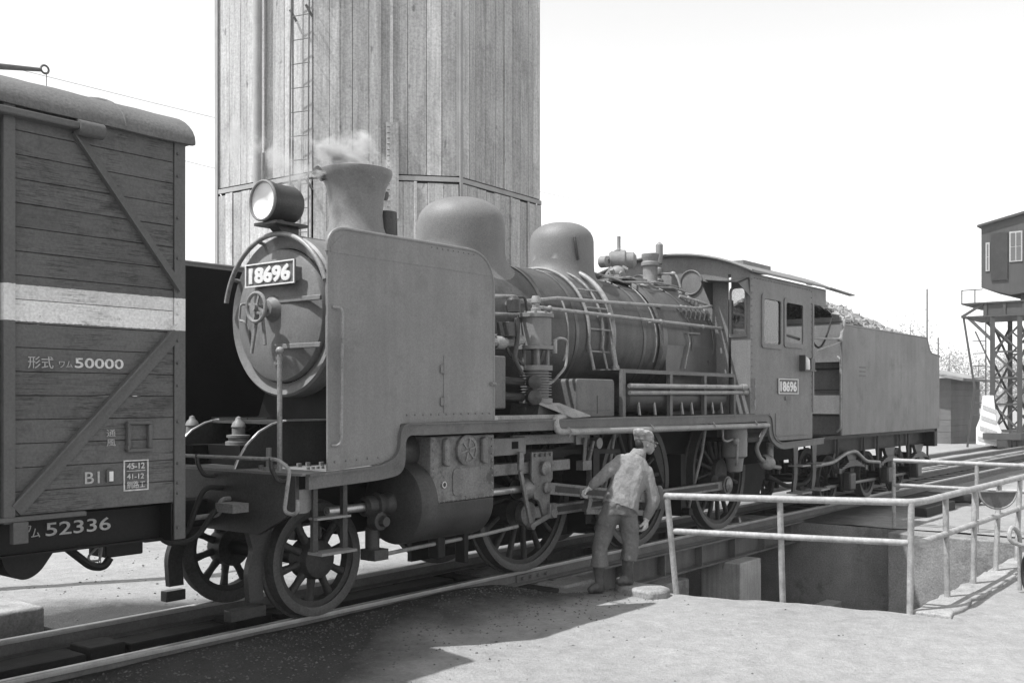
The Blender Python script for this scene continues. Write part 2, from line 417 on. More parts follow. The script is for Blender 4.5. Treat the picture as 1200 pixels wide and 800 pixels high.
for (x0, x1) in ((9.56, 10.9), (10.905, 12.3), (12.305, 13.8), (13.805, 15.34)):
    jj = [(x1 - (x1-x0)*k/7, -4.28 + random.uniform(-.035, .02)) for k in range(8)]; jo = [(x0 + (x1-x0)*k/7, -4.60 + random.uniform(-.05, .04)) for k in range(8)]
    mb = MB(); mb.prism(jo + jj, -.26, -.128 + .012*random.random(), 'xy')
    mb.build('kerb_slab', 'concrete_light', pit, bevel=.015)
for (x, w, m_) in ((13.42, .34, 'timber'), (11.3, .3, 'concrete')):
    MB().box(x-w, x+w, -.92, -.3, -1.7, -.47).build('pillar', m_, pit, bevel=.02)
    MB().box(x-w, x+w, .3, .92, -1.7, -.47).build('pillar', m_, pit, bevel=.02)
MB().box(10.6, 15.8, -1.35, -1.1, -1.55, -1.36).build('pit_beam', 'timber', pit, bevel=.01)
for s in (-1, 1):
    y = s*.566
    g = MB().box(8.95, 15.9, y-.012, y+.012, -.44, -.17).box(8.95, 15.9, y-.13, y+.13, -.17, -.145).box(8.95, 15.9, y-.13, y+.13, -.465, -.44)
    g = g.build('girder', 'girder', pit)
    for k in range(7):
        x = 9.4 + k*1.0
        MB().box(x-.012, x+.012, y-.12, y+.12, -.439, -.171).build('stiffener', 'girder', g)
for k in range(5):
    x = 10.2 + k*1.25
    MB().box(x-.08, x+.08, -.55, .55, -.42, -.2).build('cross_beam', 'girder', pit)
tag(MB().prism([(8.70, -2.06), (8.74, -1.86), (8.80, -1.62), (8.93, -1.50), (9.10, -1.46), (9.16, -1.60), (9.09, -1.74), (9.13, -1.93), (9.03, -2.10), (8.86, -2.13)], -.2, -.085, 'xy').build('stone_slab', 'concrete', None, bevel=.03),
    'low worn stone slab on the ground at the edge of the pit, under the worker\'s boot', 'slab')

# ---- tracks
def rail_mesh(x0, x1, y, par, z=0.0):
    a = MB().prism([(y-.0625, -.15+z), (y+.0625, -.15+z), (y+.0625, -.138+z), (y+.01, -.122+z), (y+.01, -.036+z), (y-.01, -.036+z), (y-.01, -.122+z), (y-.0625, -.138+z)], x0, x1, 'yz').build('rail', 'rail', par, angle=20)
    MB().prism(loop2([(y-.033, -.036+z), (y-.033, z), (y+.033, z), (y+.033, -.036+z)], [0, .008, .008, 0], 3), x0, x1, 'yz').build('rail_head', 'railhead', a, angle=50)
    return a
def track(name, x0, x1, y0, xs):
    t = bpy.data.objects.new(name, None); col.objects.link(t); t.location = ((x0+x1)/2, y0, -.15); t['kind'] = 'structure'
    for s in (-1, 1):
        rail_mesh(x0, x1, y0 + s*.566, t)
    sl = None
    for x in xs:
        if sl is None:
            sl = MB().box(x-.1, x+.1, y0-1.05, y0+1.05, -.30, -.153).build('sleeper', 'sleeper', t, bevel=.01)
        else:
            c = sl.copy(); col.objects.link(c); c.parent = t; c.location = sl.location + Vector((x - xs[0], random.uniform(-.04, .04), random.uniform(-.006, .0)))
    return t
tr = track('railway_track', -40, 220, 0, [x*.66 - 6 for x in range(23)] + [16.5 + k*.68 for k in range(40)])
fp = MB().box(8.44, 9.02, -.595, -.577, -.125, -.045)
for k in range(4): fp.cyl((8.52+k*.14, -.595, -.085), (8.52+k*.14, -.625, -.085), .019, n=6)
fp.build('fishplate', 'rail', tr)
track('siding_track', 20, 220, 2.4, [22 + k*.7 for k in range(40)])
for i, (x0, x1, y0, y1, zt) in enumerate(((2.2, 4.0, .03, .36, -.1), (4.04, 4.33, .05, .36, -.07), (4.4, 5.3, .1, .36, -.11), (5.35, 5.75, .06, .36, -.08), (5.85, 8.2, .08, .36, -.12))):
    MB().box(x0, x1, y0, y1, -.24, zt).build('timber_baulk', 'sleeper', tr, bevel=.012)

# ---- loose ballast and stones: nobody could count them
def scatter(name, n, area, size, mname, seed):
    rnd = random.Random(seed); mb = MB()
    for _ in range(n):
        x, y = area(rnd)
        s = size * rnd.uniform(.35, 1.0) ** 1.5; z = gz(x, y) + s*.2
        a = rnd.uniform(0, 6.28); e = rnd.uniform(.5, 1)
        pts = [(math.cos(a+k*1.5708)*s*(1 if k % 2 else e), math.sin(a+k*1.5708)*s*(1 if k % 2 else e)) for k in range(4)]
        vs = [(x+px, y+py, z+rnd.uniform(-.2, .2)*s) for px, py in pts] + [(x+rnd.uniform(-.3, .3)*s, y, z+s*rnd.uniform(.4, .8)), (x, y, z-s*.5)]
        mb.add(vs, [(0,1,4),(1,2,4),(2,3,4),(3,0,4),(1,0,5),(2,1,5),(3,2,5),(0,3,5)])
    o = mb.build(name, mname, None, smooth=False); o['kind'] = 'stuff'; o['label'] = 'loose ' + name.replace('_', ' ') + ' lying about the track'
    return o
def a1(r):
    while True:
        x, y = r.uniform(3, 9.0), -.66 - abs(r.gauss(0, .65))
        if not (x > 8.9 and y < -.8): return x, y
scatter('ballast_stones', 2600, a1, .016, 'gravel', 3)
scatter('yard_pebbles', 160, lambda r: (r.uniform(2.5, 9.0), r.uniform(-6, -1.2)), .013, 'gravel', 4)
scatter('far_side_pebbles', 350, lambda r: (r.uniform(3, 9), r.uniform(.8, 5)), .02, 'gravel', 5)

# ================================================================== BOXCAR
def spoked_wheel(parent, x, y, z, r, n, side, w=.125, hub=.13, hubw=.2, spoke=.05, name='wheel', rot=0.0, cw=None, crank=None):
    """spoked railway wheel, side=-1 faces -Y; tyre is the part, spokes, hub, balance weight its sub-parts"""
    d = (0, side, 0)
    yo = y
    prof = [(r-.075, 0), (r-.075, w*.92), (r-.03, w), (r-.002, w), (r+.004, w*.25), (r+.028, w*.2), (r+.028, 0), (r-.075, 0)]
    tyre = MB().lathe(prof, (x, yo, z), d, 56).build(name, 'tread', parent, angle=30)
    ri = r - .072
    MB().lathe([(ri, w*.15), (ri-.05, w*.2), (ri-.05, w*.75), (ri, w*.8)], (x, yo, z), d, 48).build('rim', 'wheel', tyre, angle=30)
    MB().lathe([(0.0, hubw*.95), (hub*.55, hubw), (hub*.9, hubw*.9), (hub, hubw*.7), (hub, -.02), (0, -.02)], (x, yo-side*.02, z), d, 32).build('hub', 'wheel', tyre, angle=30)
    for k in range(n):
        a = rot + 2*math.pi*k/n
        ca, sa = math.cos(a), math.sin(a)
        p0 = Vector((x+ca*hub*.8, yo+side*w*.5, z+sa*hub*.8)); p1 = Vector((x+ca*(ri-.03), yo+side*w*.47, z+sa*(ri-.03)))
        t = Vector((-sa, 0, ca)); q = Vector((0, 1, 0)); sv = []
        for pp, wd, th in ((p0, spoke*1.15, .075), (p0.lerp(p1, .5), spoke*.85, .06), (p1, spoke*1.2, .06)):
            for (i, j) in ((-.5,-.28),(-.28,-.5),(.28,-.5),(.5,-.28),(.5,.28),(.28,.5),(-.28,.5),(-.5,.28)):
                sv.append(pp + t*i*wd + q*j*th)
        fs = [(l*8+i, l*8+(i+1) % 8, (l+1)*8+(i+1) % 8, (l+1)*8+i) for l in range(2) for i in range(8)]
        MB().add(sv, fs).build('spoke', 'wheel', tyre, angle=60)
    if cw is not None:
        mid, half = cw; ro, rin = ri-.02, ri*.52
        outer = [(x+math.cos(mid-half+2*half*i/14)*ro, z+math.sin(mid-half+2*half*i/14)*ro) for i in range(15)]
        a0, a1 = Vector(outer[0]), Vector(outer[-1])
        inner = [tuple(a0.lerp(a1, i/14)) for i in range(15)]
        ys = (yo+side*w*.1, yo+side*w*.85)
        MB().prism(outer + inner[::-1][1:-1], min(ys), max(ys)).build('balance_weight', 'wheel', tyre, angle=30)
    if crank is not None:
        cx, cz = crank
        yy = sorted((yo, yo+side*.17)); MB().cyl((cx, yo, cz), (cx, yo+side*.19, cz), .13, n=24).build('crank_boss', 'wheel', tyre, angle=30)
    return tyre

W = thing('boxcar', (.5, 0, 0), 'grey plank-sided covered goods wagon with a white stripe, coupled ahead of the locomotive', 'boxcar')
XA, XB = -3.0, 4.0
PZ = [1.12 + i*(3.53-1.12)/17 for i in range(18)]
def plank_panel(x0, x1, y, s):
    for i in range(17):
        d = random.uniform(0, .006)
        MB().box(x0, x1, y*1.0 if s > 0 else y, y + s*(.035+d), PZ[i]+.0018, PZ[i+1]-.0018).build('plank', 'wagon', W, bevel=.0025)
for y, s in ((-1.165, -1), (1.165, 1)):
    plank_panel(2.865, 3.925, y, s); plank_panel(1.42, 2.785, y, s)
    plank_panel(-1.785, -.42, y, s); plank_panel(-2.925, -1.865, y, s)
    for (x0, x1) in ((2.79, 2.86), (1.35, 1.415), (-.415, -.35), (-1.86, -1.79)):
        MB().box(x0, x1, min(y, y+s*.07), max(y, y+s*.07), 1.08, 3.53).build('side_post', 'wagon_iron', W, bevel=.004)
    for (x0, x1) in ((3.928, 4.012), (-3.012, -2.928)):
        ys = sorted((y+s*.035, y+s*.05)); cp = MB().box(x0, x1, ys[0], ys[1], .87, 3.54).build('corner_post', 'wagon_iron', W, bevel=.003)
        rv = MB()
        for zz in (3.45, 3.3, 3.02, 2.75, 2.53, 2.45, 2.38, 2.31, 2.2, 2.05, 1.9, 1.66, 1.38, 1.25, 1.18, .95):
            rv.cyl(((x0+x1)/2-.02, y+s*.05, zz), ((x0+x1)/2-.02, y+s*.064, zz), .012, .008, n=8)
        rv.build('bolts', 'wagon_iron', cp, kind='stuff')
    # door
    for i in range(17):
        ys = sorted((y+s*.04, y+s*.075)); MB().box(-.345, 1.345, ys[0], ys[1], PZ[i]+.003, PZ[i+1]-.003).build('door_plank', 'wagon', W, bevel=.003)
    # braces
    for (p0, p1, w) in (((3.235, 3.45), (3.975, 2.545), .062), ((3.965, 2.275), (2.87, 1.155), .092)):
        b = MB().bar((p0[0], y+s*.046, p0[1]), (p1[0], y+s*.046, p1[1]), w, .014)
        dv = Vector((p1[0]-p0[0], 0, p1[1]-p0[1])).normalized(); nn = Vector((-dv.z, 0, dv.x)); nn = nn if nn.x > 0 else -nn
        o = nn*(-w/2+.006)
        b.bar((p0[0]+o.x, y+s*.066, p0[1]+o.z), (p1[0]+o.x, y+s*.066, p1[1]+o.z), .012, .035)
        b.build('diagonal_brace', 'wagon_iron', W)
        b = MB().bar((1-p0[0], y+s*.046, p0[1]), (1-p1[0], y+s*.046, p1[1]), w, .014).build('diagonal_brace', 'wagon_iron', W)
    ys = sorted((y+s*.04, y+s*.13))
    r_ = MB().box(-2.4, 3.3, ys[0], ys[1], 3.452, 3.495)
    r_.build('door_rail', 'wagon_iron', W, bevel=.01)
    MB().cyl((3.22, y+s*.1, 3.468), (3.385, y+s*.1, 3.468), .048, n=18).build('rail_end', 'wagon_iron', W)
    ys = sorted((y+s*.035, y+s*.085)); MB().box(-2.2, 3.29, ys[0], ys[1], 1.09, 1.118).box(2.84, 2.93, ys[0], ys[1], .96, 1.088).box(-2.0, -1.9, ys[0], ys[1], .96, 1.088).build('door_sill', 'wagon_iron', W, bevel=.004)
# ends
for x, s in ((4.0, 1), (-3.0, -1)):
    for i in range(17):
        xs_ = sorted((x-s*.04, x)); MB().box(xs_[0]-.02*s, xs_[1]-.02*s, -1.16, 1.16, PZ[i]+.003, PZ[i+1]-.003).build('end_plank', 'wagon', W, bevel=.003)
    for y in (-.45, .45):
        xs_ = sorted((x-.019*s, x+s*.06)); MB().box(xs_[0], xs_[1], y-.04, y+.04, 1.0, 3.6).build('end_post', 'wagon_iron', W)
    g = MB()
    pts = fil([(x-.01*s, -1.06, 1.85), (x+.085*s, -1.06, 1.85), (x+.085*s, -1.06, 1.42), (x-.01*s, -1.06, 1.42)], .04)
    g.tube(pts, .011).build('end_handrail', 'pipe', W)
# roof
rv, rf = [], []
NX, NY = 72, 28
def roof_z(t): return 3.535 + .31*max(0, 1 - abs(t)**3.0)**.5
for i in range(NX+1):
    x = XA-.06 + (XB-XA+.12)*i/NX
    for j in range(NY+1):
        t = math.sin(math.pi/2*(-1 + 2*j/NY))
        z = roof_z(t) + .012*nz3(x*1.2, t*5) + .006*nz3(x*6, t*9)
        if j in (0, NY): z -= .0
        rv.append((x, t*1.26, z))
n = NY+1; off = len(rv)
for i in range(NX+1):
    x = XA-.06 + (XB-XA+.12)*i/NX
    for j in range(NY+1):
        t = math.sin(math.pi/2*(-1 + 2*j/NY))
        rv.append((x, t*1.255, 3.531 + (.012*nz3(x*2, t) - .01 if abs(t) > .97 else 0)))
for i in range(NX):
    for j in range(NY):
        rf.append((i*n+j, (i+1)*n+j, (i+1)*n+j+1, i*n+j+1)); rf.append((off+i*n+j, off+i*n+j+1, off+(i+1)*n+j+1, off+(i+1)*n+j))
    rf.append((i*n, off+i*n, off+(i+1)*n, (i+1)*n)); rf.append((i*n+NY, (i+1)*n+NY, off+(i+1)*n+NY, off+i*n+NY))
for i in (0, NX):
    for j in range(NY): rf.append((i*n+j, i*n+j+1, off+i*n+j+1, off+i*n+j))
mb = MB(); mb.v = rv; mb.f = rf; rfo = mb.build('roof', 'roof', W, angle=45)
for x in (3.55, 1.9, .2, -1.5):
    mb = MB()
    mb.tube([(x, t*1.255, roof_z(t)+.004) for t in [math.sin(math.pi/2*(-1+2*k/30)) for k in range(31)]], .010, 6); mb.build('roof_seam', 'roof', rfo)
# plates and lettering
yf = -1.2085
text('形式', .079, (2.945, yf, 1.998), SIDE, 'greywhite', W, 'lettering', width=.155)
text('ワム', .05, (3.135, yf, 2.002), SIDE, 'greywhite', W, 'lettering', width=.085)
text('50000', .085, (3.235, yf, 2.002), SIDE, 'stencil', W, 'lettering', bold=.0012, width=.325)
text('B1', .105, (3.30, yf, 1.283), SIDE, 'greywhite', W, 'lettering', bold=.001, width=.098)
text('通', .05, (3.445, yf, 1.575), SIDE, 'greywhite', W, 'lettering', width=.06)
text('風', .05, (3.445, yf, 1.515), SIDE, 'greywhite', W, 'lettering', width=.06)
fr = MB()
for (x0, x1, z0, z1) in ((3.562, 3.738, 1.408, 1.416), (3.562, 3.738, 1.218, 1.226), (3.562, 3.57, 1.226, 1.408), (3.73, 3.738, 1.226, 1.408), (3.585, 3.715, 1.344, 1.3475)):
    fr.box(x0, x1, yf-.002, yf+.006, z0, z1)
fr.build('lettering_box', 'stencil', W)
text('45-12', .053, (3.585, yf, 1.360), SIDE, 'stencil', W, bold=.001, width=.125)
text('41-12', .046, (3.585, yf, 1.295), SIDE, 'stencil', W, bold=.0005, width=.12)
text('釧路工', .05, (3.583, yf, 1.238), SIDE, 'stencil', W, width=.13)
cd = MB().box(3.44, 3.49, yf-.012, yf, 1.283, 1.365).build('card_holder', 'wagon_iron', W); MB().box(3.456, 3.482, yf-.016, yf-.012, 1.29, 1.352).build('card', 'white', cd)
v = MB()
for (x0, x1, z0, z1) in ((3.575, 3.75, 1.645, 1.668), (3.575, 3.75, 1.467, 1.49), (3.575, 3.6, 1.49, 1.645), (3.725, 3.75, 1.49, 1.645)):
    v.box(x0, x1, yf-.03, yf+.004, z0, z1)
v.build('label_frame', 'wagon_iron', W, bevel=.006)
MB().box(3.57, 3.585, yf-.034, yf+.006, 1.628, 1.65).box(3.57, 3.585, yf-.034, yf+.006, 1.485, 1.51).build('frame_clip', 'wagon_iron', W)
# underframe
for y in (-1.02, 1.02):
    s = -1 if y < 0 else 1
    ys = sorted((y, y+s*.03)); MB().box(-2.95, 3.93, ys[0], ys[1], .875, 1.09).box(-2.95, 3.93, min(y, y+s*.08), max(y, y+s*.08), .862, .876).build('sole_bar', 'under', W)
text('ワ', .07, (2.985, -1.056, .99), SIDE, 'greywhite', W, width=.055)
text('ム', .07, (3.04, -1.056, .965), SIDE, 'greywhite', W, width=.055)
text('52336', .115, (3.13, -1.056, .965), SIDE, 'greywhite', W, bold=.001, width=.43)
MB().box(-2.98, 3.9, -1.0, 1.0, 1.0, 1.11).build('floor', 'under', W)
MB().box(3.92, 4.03, -1.19, 1.19, .86, 1.11).build('end_sill', 'under', W, bevel=.006)
MB().box(-3.03, -2.92, -1.19, 1.19, .86, 1.11).build('end_sill', 'under', W, bevel=.006)
for x in (1.95, -.95):
    MB().cyl((x, -.75, .43), (x, .75, .43), .06).build('axle', 'under', W)
    for s in (-1, 1):
        spoked_wheel(W, x, s*.52, .43, .43, 9, s, hub=.12, hubw=.17, spoke=.05)
        MB().box(x-.13, x+.13, s*.9-.1, s*.9+.1, .3, .56).build('axle_box', 'under', W, bevel=.03)
        MB().prism([(x-.5, .88), (x-.16, .3), (x-.12, .3), (x-.14, .86), (x+.14, .86), (x+.12, .3), (x+.16, .3), (x+.5, .88)], s*.86-.012, s*.86+.012).build('axle_guard', 'under', W)
        sp = MB()
        for k in range(6):
            l = .85 - k*.11; pts = [(x-l+2*l*i/8, s*.92, .62+.16*((-1+2*i/8)*l)**2 - k*.016) for i in range(9)]
            for a, b in zip(pts, pts[1:]): sp.bar(a, b, .015, .09)
        sp.build('leaf_spring', 'under', W)
        MB().cyl((x-.88, s*.99, .76), (x-.88, s*.85, .76), .05).cyl((x+.88, s*.99, .78), (x+.88, s*.85, .78), .05).build('spring_hanger', 'under', W)
MB().prism(fil2([(2.86, .875), (2.9, .76), (3.0, .70), (3.1, .74), (3.2, .875)], .06), -1.04, -.7).build('spring_bracket', 'under', W)
lv = MB().tube(fil([(3.27, -1.0, .89), (3.44, -1.03, .735), (3.53, -1.03, .72), (3.57, -1.03, .775)], .04), .026, 8); lv.build('brake_lever', 'under', W)
ch = MB()
for k in range(7):
    c0 = Vector((3.5, -1.03, .875 - k*.023)); pl = []
    for i in range(8):
        a = i*math.pi/4; q = Vector((math.cos(a)*.008, 0, math.sin(a)*.016)) if k % 2 else Vector((0, math.cos(a)*.008, math.sin(a)*.016)); pl.append(c0+q)
    ch.tube(pl, .0035, 5, True)
ch.build('chain', 'iron', W)
MB().tube(fil([(3.5, -1.03, .87), (3.42, -1.03, .80), (3.43, -1.03, .77), (3.5, -1.03, .765), (3.52, -1.03, .87)], .02), .008).build('lever_guide', 'iron', W)
MB().box(3.56, 3.83, -1.0, -.78, .77, .87).build('tool_tray', 'under', W, bevel=.01)
MB().box(3.95, 4.28, -.13, .13, .76, 1.0).box(4.2, 4.5, -.1, .13, .72, 1.03).build('coupler', 'under', W, bevel=.03)
MB().tube(fil([(4.0, -.45, .95), (4.2, -.45, .95), (4.35, -.44, .72), (4.62, -.44, .72), (4.8, -.44, .95), (4.95, -.44, .97)], .12), .022).build('brake_hose', 'rubber', W)

# ================================================================== LOCOMOTIVE
LO = thing('steam_locomotive', (9.5, 0, 0), 'dark dusty steam locomotive with smoke deflectors and number 18696 standing over the pit', 'locomotive')
BZ = 2.55
# frames
for s in (-1, 1):
    MB().prism(loop2([(5.0, 1.22), (5.0, .80), (5.75, .80), (6.0, .62), (7.5, .62), (7.7, .36), (14.7, .36), (14.9, .62), (14.9, 1.5), (6.0, 1.62)], [.0, .0, .1, .1, .1, .1, .1, .1, 0, 0]), s*.44-.016, s*.44+.016).build('main_frame', 'under', LO)
MB().box(5.9, 7.7, -.75, .75, 1.45, 1.6).build('smokebox_saddle', 'under', LO)
MB().prism([(-.6, 1.6), (.6, 1.6), (.45, 1.95), (-.45, 1.95)], 6.0, 7.4, 'yz').build('smokebox_saddle', 'under', LO)
MB().box(7.8, 12.5, -.5, .5, 1.3, 1.56).build('frame_stay', 'under', LO)
MB().box(7.75, 14.6, .28, .34, .10, .42).build('spoke_gap_blocker', 'under', LO)  # plate added to block the bright ground seen through the driver spokes
# smokebox
MB().lathe([(.60, 5.83), (.70, 5.80), (.72, 5.82), (.72, 7.55)], (0, 0, BZ), (1, 0, 0), 72).build('smokebox', 'front', LO)
MB().lathe([(.0, 5.705), (.25, 5.71), (.45, 5.735), (.575, 5.775), (.59, 5.80), (.59, 5.84)], (0, 0, BZ), (1, 0, 0), 64).build('smokebox_door', 'front', LO)
for z in (BZ+.12, BZ-.28):
    MB().box(5.70, 5.725, -.63, -.02, z-.022, z+.022).build('hinge_strap', 'front', LO, bevel=.006)
MB().cyl((5.79, -.64, BZ-.36), (5.79, -.64, BZ+.22), .03).build('hinge_post', 'front', LO)
cl = MB()
for k in range(12):
    a = k*math.pi/6+.2; cl.box(5.775, 5.80, math.cos(a)*.655-.02, math.cos(a)*.655+.02, BZ+math.sin(a)*.655-.02, BZ+math.sin(a)*.655+.02)
MB().tube([(5.73, .715*math.cos(a), BZ+.715*math.sin(a)) for a in [R(12+ (158-12)*k/30) for k in range(31)]], .022, 10).build('front_handrail', 'pipe', LO)
for a in (30, 70, 110, 150):
    a = R(a); MB().cyl((5.73, .715*math.cos(a), BZ+.715*math.sin(a)), (5.84, .69*math.cos(a), BZ+.69*math.sin(a)), .017, n=8).build('handrail_bracket', 'pipe', LO)
hw = MB().tube([(5.53, .125*math.cos(a), BZ+.055+.125*math.sin(a)) for a in [2*math.pi*k/24 for k in range(24)]], .017, 8, True)
hw = hw.build('door_handwheel', 'pipe', LO)
mb = MB()
for k in range(4):
    a = R(20+90*k); mb.bar((5.53, 0, BZ+.055), (5.53, .12*math.cos(a), BZ+.055+.12*math.sin(a)), .022, .014, (1, 0, 0))
mb.cyl((5.49, 0, BZ+.055), (5.72, 0, BZ+.055), .032).build('handwheel_spokes', 'pipe', hw)
MB().lathe([(.0, 5.63), (.07, 5.64), (.09, 5.67), (.12, 5.71)], (0, 0, BZ+.055), (1, 0, 0)).build('door_boss', 'front', LO)
MB().tube([(5.56, .02, BZ+.0), (5.55, .09, BZ-.34)], .015).tube([(5.58, -.02, BZ), (5.57, -.07, BZ-.27)], .015).build('dart_handle', 'pipe', LO)
MB().tube(fil([(5.74, .42, BZ+.12), (5.68, .42, BZ+.12), (5.68, .44, BZ-.03), (5.68, .36, BZ-.04), (5.74, .35, BZ-.25)], .03), .011).build('door_handle', 'pipe', LO)
MB().lathe([(.0, 5.67), (.025, 5.675), (.03, 5.70), (.02, 5.72)], (0, -.08, BZ-.42), (1, 0, 0), 16).build('door_knob', 'pipe', LO)
def number_plate(c, w, h, rot, sub):
    """plate w x h centred at c facing rot ('front' or 'side')"""
    if sub == 'front':
        b = lambda a0, a1, z0, z1, d0, d1: MB().box(c[0]-d1, c[0]-d0, c[1]-a1, c[1]-a0, c[2]+z0, c[2]+z1)
    else:
        b = lambda a0, a1, z0, z1, d0, d1: MB().box(c[0]+a0, c[0]+a1, c[1]-d1, c[1]-d0, c[2]+z0, c[2]+z1)
    p = b(-w/2, w/2, -h/2, h/2, 0, .012).build('number_plate', 'plate', LO)
    f_ = MB(); t = h*.055
    for (a0, a1, z0, z1) in ((-w/2, w/2, h/2-t, h/2), (-w/2, w/2, -h/2, -h/2+t), (-w/2, -w/2+t, -h/2+t, h/2-t), (w/2-t, w/2, -h/2+t, h/2-t)):
        q = b(a0, a1, z0, z1, .012, .024); f_.add(q.v, q.f)
    f_.build('plate_border', 'white', p)
    tw = w*.84
    if sub == 'front': text('18696', h*.86, (c[0]-.012, c[1]+tw/2, c[2]-h*.31), FRONT, 'white', p, 'number', ext=.012, bold=.008, width=tw)
    else: text('18696', h*.86, (c[0]-tw/2, c[1]-.012, c[2]-h*.31), SIDE, 'white', p, 'number', ext=.008, bold=.006, width=tw)
number_plate((5.665, -.03, 2.905), .67, .205, None, 'front')
MB().box(5.66, 5.76, -.33, -.27, 2.83, 2.95).box(5.66, 5.76, .22, .28, 2.83, 2.95).build('plate_bracket', 'front', LO)
# headlight
hl = MB().lathe([(.165, 0), (.178, .0), (.18, .05), (.168, .06), (.168, .30), (.15, .34), (.06, .36), (0, .36)], (5.60, 0, 3.54), (1, 0, 0), 40).build('headlight', 'steel_dark', LO, angle=30)
MB().lathe([(0, .05), (.09, .03), (.15, .012), (.164, .006)], (5.60, 0, 3.54), (1, 0, 0), 32).build('lens', 'lens', hl)
MB().tube([(5.597, .170*math.cos(a), 3.54+.170*math.sin(a)) for a in [2*math.pi*k/32 for k in range(32)]], .013, 8, True).build('lens_rim', 'steel', hl)
MB().box(5.62, 5.98, -.15, .15, 3.335, 3.36).prism([(5.7, 3.335), (5.95, 3.335), (5.95, 3.22), (5.85, 3.22)], -.06, .06).build('headlight_bracket', 'steel_dark', LO)
MB().cyl((5.75, 0, 3.36), (5.75, 0, 3.40), .07).build('headlight_foot', 'steel_dark', LO)
MB().tube(fil([(5.72, .15, 3.70), (5.72, .15, 4.0)], .03), .016).build('lamp_conduit', 'pipe', LO)
# chimney
MB().lathe([(.52, -.02), (.40, .06), (.31, .16), (.262, .30), (.25, .42), (.262, .55), (.285, .68), (.325, .76), (.345, .80), (.345, .835), (.325, .845), (.29, .83), (.22, .70), (.2, .2)], (6.7, 0, BZ+.60), (0, 0, 1), 48).build('chimney', 'front', LO, angle=40)
MB().cyl((6.98, .12, 3.85), (7.06, -.05, 3.80), .045).cyl((6.40, .12, 3.90), (6.37, .2, 3.97), .05).build('chimney_lug', 'steel_dark', LO)
MB().lathe([(.125, 0), (.115, .1), (.105, .44), (.085, .44), (.085, .1)], (7.08, -.02, 3.21), (0, 0, 1), 24).build('exhaust_pot', 'steel_dark', LO)
MB().cyl((7.08, -.02, 3.2), (7.08, -.02, 3.25), .17).build('exhaust_base', 'steel_dark', LO)
# domes
def dome(name, x, r, top):
    hb = BZ + .765; n = 48; rows = []
    surf = lambda y: BZ + math.sqrt(max(.765**2 - y*y, .01))
    for e, dz in ((.115, -.004), (.06, .018), (.025, .055), (.006, .11), (0, .17)): rows.append((r+e, dz, True))
    zc = top - .62*r
    for k in range(5): rows.append((r-.001*k, hb + (zc-hb)*(k+1)/5, False))
    for k in range(1, 10):
        t = k/9*math.pi/2; rows.append(((r-.004)*math.cos(t)**.75, zc + .62*r*math.sin(t), False))
    mb = MB(); v = []
    for rr, z, rel in rows:
        for i in range(n):
            a = 2*math.pi*i/n; px, py = rr*math.cos(a), rr*math.sin(a)
            zz = surf(py)+z if rel else max(z, surf(py)+.18)
            v.append((x+px, py, zz))
    mb.add(v, [(j*n+i, j*n+(i+1) % n, (j+1)*n+(i+1) % n, (j+1)*n+i) for j in range(len(rows)-1) for i in range(n)])
    return mb.build(name, 'dome', LO, angle=60)
dome('sand_dome', 8.22, .475, 3.965); d2 = dome('steam_dome', 10.08, .395, 3.955)
MB().tube(fil([(9.86, -.345, 3.72), (9.85, -.36, 3.66), (9.88, -.37, 3.52), (9.9, -.37, 3.46)], .03), .018).build('dome_strap', 'steel_dark', d2)
# boiler
MB().lathe([(.745, 7.5), (.765, 7.52), (.765, 11.15), (.80, 11.2), (.80, 12.62)], (0, 0, BZ), (1, 0, 0), 80).build('boiler', 'boiler', LO, angle=50)
for x in (7.56, 8.72, 9.30, 10.75, 11.9, 12.5):
    r = .772 if x < 11 else .807
    MB().lathe([(r, -.03), (r+.006, -.027), (r+.006, .027), (r, .03)], (x, 0, BZ), (1, 0, 0), 72).build('boiler_band', 'boiler', LO, angle=20)
MB().prism([(-.82, 1.62), (.82, 1.62), (.80, 2.5), (-.80, 2.5)], 11.2, 12.6, 'yz').build('firebox', 'boiler', LO)
MB().lathe([(.79, 11.08), (.835, 11.1), (.835, 11.2), (.80, 11.22)], (0, 0, BZ), (1, 0, 0), 72).build('firebox_flange', 'boiler', LO)
MB().box(7.6, 11.2, -.55, .55, 1.6, 1.95).build('under_boiler_fill', 'black', LO)  # black box filling the space under the boiler
